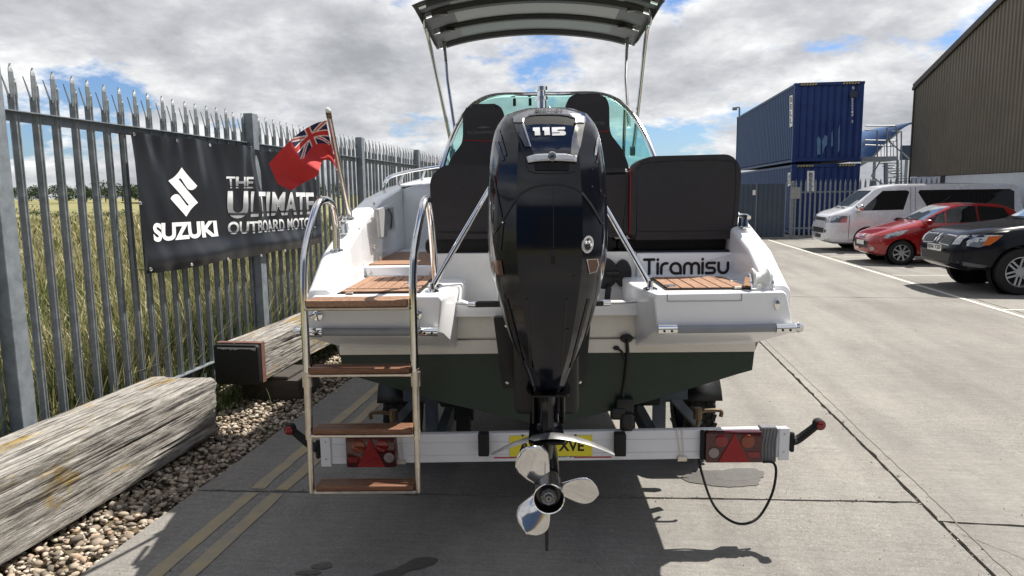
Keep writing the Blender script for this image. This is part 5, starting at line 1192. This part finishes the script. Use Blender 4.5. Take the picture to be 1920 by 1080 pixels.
for i,ch_ in enumerate('BELL'):
    a=nt(258,826+i*42); b=nt(288,862+i*42); build('maker_letter',lay(text_bm(ch_,[(a[0],a[1]),(b[0],a[1]),(b[0],b[1]),(a[0],b[1])],.02),lambda x,y:YD.at_y(x,y,CU-.016)),mat('letter_navy',(.01,.015,.05),.5),o,smooth=False)
side_label(c1,1477,1482,325,350,'BE')
rebase(c1,(CV+1.22,CU+6,.05))
# ================================================================== YARD GATE AND FENCE
hoard_m=mat('grey_sheet',(.045,.062,.085),.55,.2,c2=(.07,.09,.12),vscale=1.2,detail=7)
gate=frame_empty(YD,'sheet_fence','solid grey corrugated sheet fence left of the containers','fence')
GU=26.5; v=1.2
while v<6.3:
    w=min(1.0,6.35-v); bm=new(); corr(bm,(v,GU,0),(1,0,0),w-.02,.03,1.93,.16,.02,(0,-1,0)); build('sheet_panel',bm,hoard_m,gate,smooth=False)
    bm=new(); box(bm,(v-.012,GU-.03,0),(v+.012,GU-.002,1.96)); build('panel_post',bm,galv_d,gate); v+=1.0
q=YD.at_y(1414,361,GU-.01); bm=new(); box(bm,q-Vector((.05,.005,.09)),q+Vector((.05,.005,.09))); build('notice',bm,white_pl,gate)
rebase(gate,(3.8,GU,0))
rf=frame_empty(YD,'palisade_fence','grey palisade fence in front of the blue containers','fence')
def pal2():
    bm=new(); prof=[(-.034,0),(-.015,.02),(.015,.02),(.034,0)]; th=.004; ring=[(x,-y) for x,y in prof]+[(x,-y+th) for x,y in prof[::-1]]
    loft(bm,[[(x,y,.05) for x,y in ring],[(x,y,1.93) for x,y in ring],[(x*.1,y,2.06) for x,y in ring]]); me=bpy.data.meshes.new('paling'); bmesh.ops.recalc_face_normals(bm,faces=bm.faces); bm.to_mesh(me); bm.free(); me.materials.append(galv_d); return me
p2=pal2(); v=6.52
while v<11.3:
    o=bpy.data.objects.new('paling',p2); col.objects.link(o); o.parent=rf; o.location=(v,GU-.1,random.uniform(-.01,.01)); v+=.165
for z in (.35,1.62):
    bm=new(); box(bm,(6.4,GU-.09,z-.025),(11.3,GU-.05,z+.025)); build('rail',bm,galv_d,rf)
for v in (6.42,9.1):
    bm=new(); box(bm,(v-.05,GU-.09,0),(v+.05,GU+.0,2.0),.004,1); build('post',bm,galv,rf)
q=YD.at_y(1492,362,GU-.14); bm=new(); box(bm,q-Vector((.16,.006,.2)),q+Vector((.16,.006,.2)),.004,1); build('notice_board',bm,mat('grey_notice',(.28,.28,.27),.6,var=.15),rf)
rebase(rf,(8.8,GU,0))
# ================================================================== WAREHOUSE
WV=11.3; wh=frame_empty(YD,'warehouse','brown ribbed metal warehouse with a white lower wall at the far right','building')
brown=mat('brown_cladding',(.13,.112,.080),.5,c2=(.17,.148,.108),vscale=.8,detail=8); brown_d=mat('brown_trim',(.045,.035,.025),.5)
wu1=29.0; wu0=5.0; mid=(wu0+wu1)/2; ze=5.43; zr=ze+(wu1-mid)*.285; zc=2.13
roofz=lambda u: ze+(min(u-wu0,wu1-u))*.285
bm=new(); n=int((wu1-wu0)/.20)
A=[];B=[]
for i in range(n):
    b=wu0+i*(wu1-wu0)/n; w=(wu1-wu0)/n
    for t,d in ((0,0),(.42,0),(.52,.035),(.9,.035)):
        u=b+w*t; A.append(bm.verts.new((WV-d,u,zc))); B.append(bm.verts.new((WV-d,u,roofz(u)-.02)))
for i in range(len(A)-1): bm.faces.new((A[i],A[i+1],B[i+1],B[i]))
build('cladding',bm,brown,wh,smooth=False)
bm=new(); corr(bm,(WV,wu1,0),(1,0,0),14,zc,ze-.02,.2,.035,(0,1,0)); build('cladding',bm,brown,wh,smooth=False)
for a,b in ((wu0,mid),(mid,wu1)):
    bm=new(); beam(bm,(WV-.03,a,roofz(a)+.02),(WV-.03,b,roofz(b)+.02),.16,.20); build('verge_trim',bm,brown_d,wh)
    bm=new(); vs=[bm.verts.new(q) for q in ((WV,a,roofz(a)+.06),(WV+14,a,roofz(a)+.06),(WV+14,b,roofz(b)+.06),(WV,b,roofz(b)+.06))]; bm.faces.new(vs); thicken(build('roof',bm,brown_d,wh),.05,0)
wwall=mat('white_render',(.62,.64,.66),.8,var=.06,vscale=1.5)
for a,b in ((wu0,20.9),(21.15,26.2),(26.5,wu1)):
    bm=new(); box(bm,(WV+.02,a,0),(WV+.25,b,zc-.02)); build('lower_wall',bm,wwall,wh)
bm=new(); box(bm,(WV-.01,26.2,0),(WV+.2,26.5,zc)); build('column',bm,brown_d,wh)
bm=new(); box(bm,(WV-.01,20.9,0),(WV+.2,21.15,zc)); build('column',bm,brown_d,wh)
bm=new(); box(bm,(WV+.26,wu1-.25,0),(WV+14,wu1,zc-.02)); build('lower_wall',bm,wwall,wh)
bm=new(); tube(bm,[(WV-.06,wu1-.06,0),(WV-.06,wu1-.06,ze-.1)],.035,8); build('downpipe',bm,brown_d,wh)
bm=new(); box(bm,(WV-.1,wu1-.02,ze-.1),(WV+14,wu1+.1,ze+.02)); build('gutter',bm,brown_d,wh)
rebase(wh,(WV+7,17,0))
# ================================================================== STAIR TOWER, CANOPY, CCTV
st=frame_empty(YD,'stair_tower','galvanised steel access platform with railings between containers and warehouse','platform')
SU=33.0
def sp_(px,py,u=SU): return YD.at_y(px,py,u)
def pole_line(pts,r=.03,par=st,nm='rail',u=SU,m_=galv):
    bm=new(); tube(bm,[sp_(x,y,u) for x,y in pts],r,7); return build(nm,bm,m_,par)
for pts in ([(1622,236),(1678,236),(1681,240)],[(1622,263),(1680,264)],[(1622,272),(1676,274)],[(1622,244),(1645,245),(1645,295)],[(1663,295),(1663,240),(1678,236)],[(1684,350),(1681,238)],[(1690,350),(1690,246),(1672,246)],[(1664,262),(1712,305)],[(1668,250),(1668,268)]): pole_line(pts)
for x in (1652,1658,1670,1675): pole_line([(x,263),(x,296)],.015,st,'baluster')
bm=new(); a=sp_(1616,297); b=sp_(1682,297); box(bm,(a.x,SU-.1,a.z-.12),(b.x,SU+1.4,a.z+.06)); build('deck',bm,galv_d,st)
pole_line([(1634,330),(1650,303)],.03,st,'brace',SU,galv_d); pole_line([(1634,330),(1660,350)],.03,st,'brace',SU,galv_d); pole_line([(1661,305),(1661,450)],.09,st,'leg',SU,galv_d); pole_line([(1683,300),(1683,450)],.05,st,'leg')
for k in range(6): pole_line([(1664,306+k*9),(1690,306+k*9)],.018,st,'ladder_rung')
for k in range(9):
    q=sp_(1664+k*5.4,268+k*4.9); bm=new(); box(bm,q+Vector((-.1,.1,-.75)),q+Vector((.12,.9,-.72))); build('tread',bm,galv_d,st)
rebase(st,tuple(sp_(1661,450)))
cn=frame_empty(YD,'canopy_shelter','curved blue and grey fabric canopy shelter behind the stair platform','shelter')
CN=40.; bm=new(); rings=[]
for k in range(13):
    t=k/12; p=YD.at_y(1622+108*t,300-72*math.sin(min(1,t*1.05)*math.pi*.5)**1.3,CN); rings.append([p,p+Vector((0,9,.2))])
loft(bm,rings,False,(False,False)); thicken(build('canopy_roof',bm,mat('canopy_blue',(.02,.075,.20),.6),cn),.08,0)
bm=new(); vs=[bm.verts.new(YD.at_y(x,y,CN+3)) for x,y in ((1614,312),(1616,268),(1650,252),(1690,246),(1660,270),(1635,300))]; bm.faces.new(vs); build('side_sheet',bm,mat('canopy_grey',(.30,.32,.34),.7),cn,smooth=False)
for px in (1640,1700,1725):
    bm=new(); tube(bm,[YD.at_y(px,300,CN),Vector((YD.at_y(px,300,CN).x,CN,0))],.08,8); build('canopy_post',bm,galv_d,cn)
bm=new(); box(bm,YD.at_y(1688,300,CN+2),YD.at_y(1735,272,CN+2.1)); build('back_panel',bm,mat('panel_navy',(.03,.06,.12),.6),cn)
rebase(cn,(YD.at_y(1680,300,CN).x,CN,0))
bt2=frame_empty(YD,'stored_boat','white hull of a stored boat far behind the stair platform','boat')
BU=37.; rings=[]; p=YD.at_y(1690,348,BU); bm=new()
for t in np.linspace(0,1,8): w=.8*math.sqrt(max(.02,1-(t*.98)**3)); x=p.x-1.2+2.4*t; rings.append([(x,BU-w,1.2+.3*t),(x,BU-w*.8,.8+.2*t),(x,BU,.45+.4*t),(x,BU+w*.8,.8+.2*t),(x,BU+w,1.2+.3*t)])
loft(bm,rings); build('hull',bm,gel,bt2)
bm=new(); box(bm,(p.x-.7,BU-.5,1.2),(p.x+.4,BU+.5,1.9),.12,3); build('cabin',bm,gel,bt2)
for x in (-.7,.5): 
    bm=new(); box(bm,(p.x+x-.05,BU-.4,0),(p.x+x+.05,BU+.4,.9)); build('cradle_post',bm,galv_d,bt2)
rebase(bt2,(p.x,BU,0))
cc=frame_empty(YD,'cctv_pole','slim grey camera pole at the far end of the containers','camera pole')
CU2=42.; b0=YD.at_y(1383,330,CU2); tp=YD.at_y(1383,201,CU2)
bm=new(); tube(bm,[(b0.x,CU2,0),(b0.x,CU2,tp.z-.1),(b0.x-.02,CU2,tp.z),(b0.x-.2,CU2,tp.z)],.05,8); build('pole',bm,galv_d,cc)
bm=new(); box(bm,(b0.x-.38,CU2-.12,tp.z-.16),(b0.x-.14,CU2+.12,tp.z+.0),.03,2); build('camera_head',bm,galv,cc)
rebase(cc,(b0.x,CU2,0))
wk=frame_empty(YD,'unseen_workshop','dark blue building added unseen behind the viewer to cut fill light, mirrored in the propeller','building')
KU=-11.; wkb=mat('workshop_blue',(.02,.045,.11),.5,c2=(.03,.06,.14),vscale=.8)  # unseen building added to cut fill light; its blue follows the propeller reflection
bm=new(); corr(bm,(-9,KU,0),(1,0,0),24,.6,5.6,.3,.04,(0,1,0)); build('cladding',bm,wkb,wk,smooth=False)
bm=new(); box(bm,(-9,KU-.3,0),(15,KU-.05,.6)); build('plinth',bm,mat('plinth_brick',(.16,.10,.08),.85,var=.2),wk)
bm=new(); box(bm,(-9,KU-12,5.6),(15,KU+.15,5.75)); build('roof',bm,galv_d,wk)
bm=new(); box(bm,(1,KU+.02,0),(5,KU+.10,4.2)); dr=build('roller_door',bm,mat('door_grey',(.06,.065,.075),.5,var=.1),wk)
for k in range(20):
    bm=new(); box(bm,(1.02,KU+.101,.05+k*.205),(4.98,KU+.125,.2+k*.205),.01,1); build('door_slat',bm,MATS['door_grey'],dr)
for x in (-9,15):
    bm=new(); box(bm,(x-.1,KU-12,0),(x+.1,KU-.31,5.59)); build('end_wall',bm,wkb,wk)
rebase(wk,(3,KU-6,0))
# ================================================================== VEHICLES
glass_d=mat('dark_window',(.006,.007,.010),.04,coat=.5); glass_w=mat('windscreen_glass',(.06,.075,.08),.04,coat=.8)
wheel_s=mat('alloy_silver',(.52,.53,.54),.3,.8); headl=mat('headlamp',(.34,.35,.36),.08,.7,var=.35,vscale=22,coat=1.)
def vehicle(name,label,cat,v0,uc,L_,W,top,belt,bot,plan,paint,rw=.80,wheels=(),wr=.3,ww=.19,rimR=.2):
    root=frame_empty(YD,name,label,cat); hw0=W/2
    xs=sorted(set([float(x) for x in np.linspace(0,L_,46)]+[.03,.08,L_-.03])); rings=[]
    tx=[q[0] for q in top]; tz=[q[1] for q in top]
    def sz(x):
        return (interp(x-.04,tx,tz)+2*interp(x,tx,tz)+interp(x+.04,tx,tz))/4
    for x in xs:
        zt=sz(x); zb=interp(x,*zip(*bot)); hw=hw0*interp(x,*zip(*plan)); zs=min(interp(x,*zip(*belt)),zt-.055); zs=max(zs,zb+.26); c=max(0,min(1,(zt-zs)/.35)); zt=max(zt,zs+.05)
        r_=hw*(.93*(1-c)+rw*c); z7=zs+(zt-zs)*(.55*(1-c)+.86*c); z8=zs+(zt-zs)*(.85*(1-c)+.965*c)
        h=[(0,zb),(.8*hw,zb),(.955*hw,zb+.05),(.985*hw,zb+.14),(hw,(zb+zs)/2+.03),(.99*hw,zs-.04),(.965*hw,zs+.012),(r_*.6+.955*hw*.4,zs+(z7-zs)*.6),(r_,z7),(r_*.93,z8),(r_*.55,zt-.004),(0,zt)]
        rings.append([(v0+x,uc-a,b) for a,b in h]+[(v0+x,uc+a,b) for a,b in h[-2:0:-1]])
    bm=new(); loft(bm,rings); bmesh.ops.recalc_face_normals(bm,faces=bm.faces); bvh=BVHTree.FromBMesh(bm)
    body=build('body',bm,paint,root,ang=40)
    # wheel arches are cut out of the body
    cuts=[]
    for wx in wheels:
        for s in (-1,1):
            bm=new(); lathe(bm,[(wr*1.17,-.16),(wr*1.17,.16)],28,'y',(v0+wx,uc+s*(hw0-.06),wr)); cuts.append(build('cutter',bm,rubber))
    body.parent=None
    for cobj in cuts:
        md=body.modifiers.new('b','BOOLEAN'); md.object=cobj; md.operation='DIFFERENCE'; md.solver='EXACT'
    dg=bpy.context.evaluated_depsgraph_get(); me=bpy.data.meshes.new_from_object(body.evaluated_get(dg)); body.modifiers.clear()
    if len(me.polygons)>200: body.data=me; me.polygons.foreach_set('use_smooth',[True]*len(me.polygons)); me.set_sharp_from_angle(angle=R(40)); me.materials.clear(); me.materials.append(paint); me.polygons.foreach_set('material_index',[0]*len(me.polygons))
    body.parent=root
    for cobj in cuts: bpy.data.objects.remove(cobj)
    for wx in wheels:
        for s in (-1,1):
            c=(v0+wx,uc+s*(hw0-.11),wr)
            bm=new(); lathe(bm,[(wr*1.13,.0),(wr*1.13,s*-.14),(.001,s*-.14)],24,'y',(c[0],c[1]+s*.02,c[2]),False); build('wheel_well',bm,mat('arch_black',(.003,.003,.003),.9),root)
            bm=new(); lathe(bm,[(rimR,-ww/2),(wr*.93,-ww/2),(wr,-ww/2+.03),(wr,ww/2-.03),(wr*.93,ww/2),(rimR,ww/2),(rimR*.97,0)],32,'y',c,False); ty=build('wheel',bm,rubber,root)
            bm=new(); lathe(bm,[(rimR,s*ww/2*.98),(rimR*.96,s*ww/2),(rimR*.9,s*ww/2*.8),(rimR*.88,0)],28,'y',c,False); build('rim',bm,wheel_s,ty)
            bm=new(); lathe(bm,[(rimR*.93,s*.01),(.001,s*.012)],24,'y',c,False); build('brake_disc',bm,mat('brake_black',(.006,.006,.006),.6),ty)
            yield_c.append((ty,c,s))
    return root,body,bvh
yield_c=[]
def side_surf(bvh,uc,v0,off): 
    def f(x,z):
        h=bvh.ray_cast(Vector((v0+x,uc-3,z)),Vector((0,1,0))); 
        return None if h[0] is None else h[0]+Vector((0,-off,0))
    return f
def front_surf(bvh,uc,v0,off):
    def f(y,z):
        h=bvh.ray_cast(Vector((v0-2,uc+y,z)),Vector((1,0,0)))
        return None if h[0] is None else h[0]+Vector((-off,0,off*.3))
    return f
def both(nm,poly,bvh,uc,v0,m_,body,off=.006,cell=.08,only=None):
    o=build(nm,lay(shape(poly,cell),side_surf(bvh,uc,v0,off)),m_,body,ang=30); return o
def spokes(n,w,m_,sel,r0,r1,dbl=0.):
    for ty,c,s in sel:
        bm=new(); lathe(bm,[(.001,s*.085),(r0*.9,s*.085),(r0,s*.06)],16,'y',c,False); build('hub',bm,m_,ty)
        for k in range(n):
            a=2*math.pi*k/n+.3
            for d in ((-dbl,dbl) if dbl else (0,)):
                bm=new(); t=Vector((-math.sin(a),0,math.cos(a))); r_=Vector((math.cos(a),0,math.sin(a))); C=Vector(c)+Vector((0,s*.078,0))+t*d; beam(bm,C+r_*r0*.7,C+r_*r1,w,.02,(0,1,0)); build('spoke',bm,m_,ty)
# --- white van
vp=mat('silver_white_paint',(.72,.73,.76),.25,.15,coat=.8,var=.02)
V0,U0=5.93,21.35
van,body,bvh=(lambda r:r)(vehicle('parked_van','white delivery van with dark rear windows parked farthest in the row','van',V0,U0,4.95,1.66,
  [(0,.62),(.03,.86),(.12,1.02),(.3,1.10),(.62,1.19),(1.22,1.70),(1.4,1.77),(1.8,1.83),(3.5,1.84),(4.7,1.81),(4.88,1.72),(4.95,1.3)],[(0,.95),(.4,1.04),(.9,1.08),(4.95,1.12)],[(0,.30),(.15,.22),(.5,.2),(4.6,.22),(4.95,.32)],[(0,.80),(.08,.91),(.3,.98),(.6,1),(4.6,1),(4.95,.93)],vp,.86,(1.06,3.72),.32,.19,.2))
vsel=yield_c[:]; yield_c.clear(); spokes(5,.05,wheel_s,vsel,.07,.19)
both('front_window',[(.86,1.12),(1.95,1.14),(2.1,1.62),(2.02,1.66),(1.42,1.65)],bvh,U0,V0,glass_d,body)
both('rear_window',[(2.62,1.10),(2.9,1.04),(4.6,1.04),(4.72,1.12),(4.72,1.60),(4.6,1.66),(2.36,1.66),(2.32,1.60)],bvh,U0,V0,glass_d,body)
build('windscreen',lay(shape([(-.62,1.24),(.62,1.24),(.58,1.66),(-.58,1.66)],.06),front_surf(bvh,U0,V0,.008)),glass_w,body)
both('headlamp',[(.08,.80),(.50,.80),(.52,.98),(.12,1.0)],bvh,U0,V0,headl,body)
for y0,y1,z0,z1,nm in ((-.45,.45,.84,.93,'grille'),(-.5,.5,.50,.64,'lower_grille'),(-.26,.26,.36,.46,'number_plate_recess')):
    build(nm,lay(shape([(y0,z0),(y1,z0),(y1,z1),(y0,z1)],.08),front_surf(bvh,U0,V0,.006)),blackplast,body)
for y in (-.66,.66): build('headlamp_front',lay(shape([(y-.16,.80),(y+.14,.80),(y+.14,.98),(y-.16,.97)],.05),front_surf(bvh,U0,V0,.006)),headl,body)
for y in (-.62,.62): build('fog_lamp',lay(shape(ellipse(y,.56,.07,.05,14),.05),front_surf(bvh,U0,V0,.006)),headl,body)
for poly in ([(.56,.30),(.57,.30),(.575,1.0),(.56,1.0)],[(2.12,.32),(2.13,.32),(2.14,1.75),(2.13,1.75)],[(2.24,.32),(2.25,.32),(2.26,1.75),(2.25,1.75)],[(.57,.32),(.8,.32),(.8,.33),(.57,.33)],[(2.26,.9),(4.8,.9),(4.8,.91),(2.26,.91)]): both('door_seam',poly,bvh,U0,V0,black_ink,body,.004,.1)
both('door_handle',[(1.68,.86),(2.02,.86),(2.02,.92),(1.78,.93)],bvh,U0,V0,blackplast,body); both('door_handle',[(2.3,.82),(2.52,.82),(2.52,.95),(2.3,.95)],bvh,U0,V0,blackplast,body)
bm=new(); box(bm,(V0+.70,U0-1.06,1.10),(V0+.86,U0-.80,1.29),.05,3); build('door_mirror',bm,chrome,van)
for y in (-.4,.05):
    bm=new(); tube(bm,[(V0+.56,U0+y,1.19),(V0+.60,U0+y+.45,1.22)],.012,6); build('wiper',bm,blackplast,van)
rebase(van,(V0+2.4,U0,0))
# --- red hatchback
rp=mat('red_car_paint',(.30,.008,.008),.22,.1,coat=1.,var=.03)
V0,U0=5.88,17.66
red,body,bvh=vehicle('parked_hatchback','small red hatchback parked between the van and the dark pickup','car',V0,U0,3.25,1.56,
  [(0,.52),(.03,.62),(.12,.70),(.4,.80),(.80,.91),(1.0,.96),(1.55,1.27),(1.8,1.355),(2.1,1.38),(2.6,1.36),(2.95,1.25),(3.15,1.0),(3.25,.7)],[(0,.60),(.5,.74),(1.0,.86),(2.2,.93),(3.25,.98)],[(0,.26),(.2,.19),(3.0,.2),(3.25,.3)],[(0,.66),(.06,.80),(.2,.92),(.5,.99),(.8,1),(2.8,1),(3.1,.95),(3.25,.85)],rp,.78,(.62,2.86),.275,.165,.185)
vsel=yield_c[:]; yield_c.clear(); spokes(8,.035,wheel_s,vsel,.06,.178)
both('side_window',[(1.06,.97),(1.28,.95),(1.50,.94),(1.50,1.20),(1.36,1.13)],bvh,U0,V0,glass_d,body); both('side_window',[(1.53,.94),(2.16,.96),(2.14,1.31),(1.85,1.31),(1.55,1.22)],bvh,U0,V0,glass_d,body); both('side_window',[(2.20,.96),(2.86,1.02),(2.72,1.26),(2.19,1.31)],bvh,U0,V0,glass_d,body)
build('windscreen',lay(shape([(-.60,1.0),(.60,1.0),(.50,1.30),(-.50,1.30)],.05),front_surf(bvh,U0,V0,.008)),glass_w,body)
both('headlamp',[(.24,.62),(.33,.59),(.60,.69),(.74,.80),(.50,.76),(.30,.70)],bvh,U0,V0,headl,body); 
build('grille',lay(shape([(-.40,.36),(.40,.36),(.46,.52),(-.46,.52)],.06),front_surf(bvh,U0,V0,.006)),blackplast,body)
build('upper_slot',lay(shape([(-.2,.585),(.2,.585),(.2,.605),(-.2,.605)],.06),front_surf(bvh,U0,V0,.006)),blackplast,body)
build('badge',lay(shape(ellipse(0,.645,.05,.035,16),.04),front_surf(bvh,U0,V0,.012)),chrome,body)
o=build('number_plate',lay(shape([(-.24,.43),(.24,.43),(.24,.53),(-.24,.53)],.1),lambda y,z:Vector((V0-.025,U0+y,z))),white_pl,body)
for y in (-.58,.58): build('fog_lamp',lay(shape(ellipse(y,.36,.05,.05,14),.04),front_surf(bvh,U0,V0,.006)),headl,body)
for poly in ([(.98,.30),(.99,.30),(1.0,.88),(.985,.88)],[(2.16,.25),(2.17,.25),(2.19,1.3),(2.18,1.3)]): both('door_seam',poly,bvh,U0,V0,black_ink,body,.004,.1)
both('side_repeater',ellipse(.88,.70,.035,.015,10),bvh,U0,V0,headl,body)
bm=new(); box(bm,(V0+1.0,U0-.95,.90),(V0+1.16,U0-.74,1.02),.04,3); build('door_mirror',bm,rp,red)
bm=new(); tube(bm,[(V0+1.62,U0,1.31),(V0+1.9,U0,1.52)],.006,6); build('aerial',bm,blackplast,red)
for y in (-.3,.2):
    bm=new(); tube(bm,[(V0+.98,U0+y,.975),(V0+1.02,U0+y+.4,.99)],.01,6); build('wiper',bm,blackplast,red)
rebase(red,(V0+1.6,U0,0))
# --- dark pickup
npnt=mat('dark_navy_paint',(.003,.004,.009),.16,var=.06,spec=.3)
V0,U0=5.56,13.05
pk,body,bvh=vehicle('parked_pickup','dark navy pickup truck with chrome spoked wheels parked nearest at the right edge','pickup',V0,U0,4.9,1.74,
  [(0,.74),(.04,.86),(.16,.98),(.5,1.06),(1.25,1.15),(1.42,1.17),(2.05,1.58),(2.4,1.70),(3.4,1.68),(3.75,1.15),(3.9,1.05),(4.9,1.04)],[(0,.85),(.5,.98),(1.3,1.06),(4.9,1.10)],[(0,.46),(.2,.36),(.6,.40),(4.9,.45)],[(0,.68),(.08,.83),(.25,.94),(.6,1.0),(1,1),(4.9,1)],npnt,.80,(.93,3.8),.37,.24,.245)
vsel=yield_c[:]; yield_c.clear(); spokes(6,.03,wheel_s,vsel,.085,.24,.032)
build('windscreen',lay(shape([(-.66,1.21),(.66,1.21),(.56,1.62),(-.56,1.62)],.06),front_surf(bvh,U0,V0,.008)),mat('bright_windscreen',(.16,.20,.22),.03,coat=1.),body)
both('side_window',[(1.62,1.14),(2.4,1.15),(2.4,1.60),(2.2,1.60)],bvh,U0,V0,glass_d,body); both('side_window',[(2.45,1.15),(3.4,1.15),(3.35,1.6),(2.45,1.62)],bvh,U0,V0,glass_d,body)
both('headlamp',[(.14,.78),(.30,.76),(.52,.86),(.62,.96),(.30,.96),(.14,.95)],bvh,U0,V0,headl,body); both('indicator',[(.34,.79),(.44,.80),(.56,.90),(.60,.95),(.42,.94)],bvh,U0,V0,mat('orange_lens',(.5,.12,.02),.15),body,.010)
for s in (-1,1):
    build('grille',lay(shape([(s*.1,.78),(s*.48,.76),(s*.52,.93),(s*.16,.94)],.05),front_surf(bvh,U0,V0,.010)),mat('grille_chrome',(.42,.43,.45),.25,.8),body)
    build('grille_mesh',lay(shape([(s*.13,.795),(s*.46,.78),(s*.49,.915),(s*.17,.925)],.05),front_surf(bvh,U0,V0,.016)),blackplast,body)
    for k in range(6): build('grille_bar',lay(shape([(s*(.17+k*.055),.79),(s*(.18+k*.055),.79),(s*(.19+k*.055),.915),(s*(.18+k*.055),.915)],.05),front_surf(bvh,U0,V0,.02)),grey_trim,body)
    build('headlamp_front',lay(shape([(s*.54,.79),(s*.70,.80),(s*.72,.95),(s*.56,.94)],.05),front_surf(bvh,U0,V0,.008)),headl,body)
dm=lambda cx,cz,r:[(cx,cz+r),(cx+r*.55,cz),(cx,cz-r),(cx-r*.55,cz)]
for cx,cz in ((0,.905),(-.048,.845),(.048,.845)): build('badge',lay(shape(dm(cx,cz,.045),.03),front_surf(bvh,U0,V0,.03)),chrome,body)
build('bumper_intake',lay(shape([(-.5,.50),(.5,.50),(.56,.64),(-.56,.64)],.06),front_surf(bvh,U0,V0,.006)),blackplast,body)
o=build('number_plate',lay(shape([(-.26,.66),(.26,.66),(.26,.77),(-.26,.77)],.2),lambda y,z:Vector((V0-.045,U0-.05+y,z))),white_pl,body)
build('plate_text',lay(text_bm('EJ56 TZF',[(.235,.755),(-.235,.755),(-.235,.675),(.235,.675)],.02),lambda y,z:Vector((V0-.05,U0-.05+y,z))),black_ink,o,smooth=False)
both('skid_panel',[(.05,.47),(.45,.42),(.45,.47),(.06,.53)],bvh,U0,V0,mat('skid_grey',(.10,.10,.11),.4),body)
for poly in ([(1.38,.45),(1.39,.45),(1.41,1.08),(1.40,1.08)],[(2.42,.45),(2.43,.45),(2.44,1.6),(2.43,1.6)]): both('door_seam',poly,bvh,U0,V0,black_ink,body,.004,.1)
for y in (-.5,.0):
    bm=new(); tube(bm,[(V0+1.40,U0+y,1.18),(V0+1.44,U0+y+.5,1.2)],.012,6); build('wiper',bm,blackplast,pk)
bm=new(); box(bm,(V0+1.62,U0-1.08,1.12),(V0+1.76,U0-.86,1.30),.04,3); build('door_mirror',bm,npnt,pk)
bm=new(); box(bm,(V0+.75,U0-.6,.30),(V0+1.1,U0+.6,.42),.05,2); build('axle',bm,blackplast,pk)
rebase(pk,(V0+2.4,U0,0))
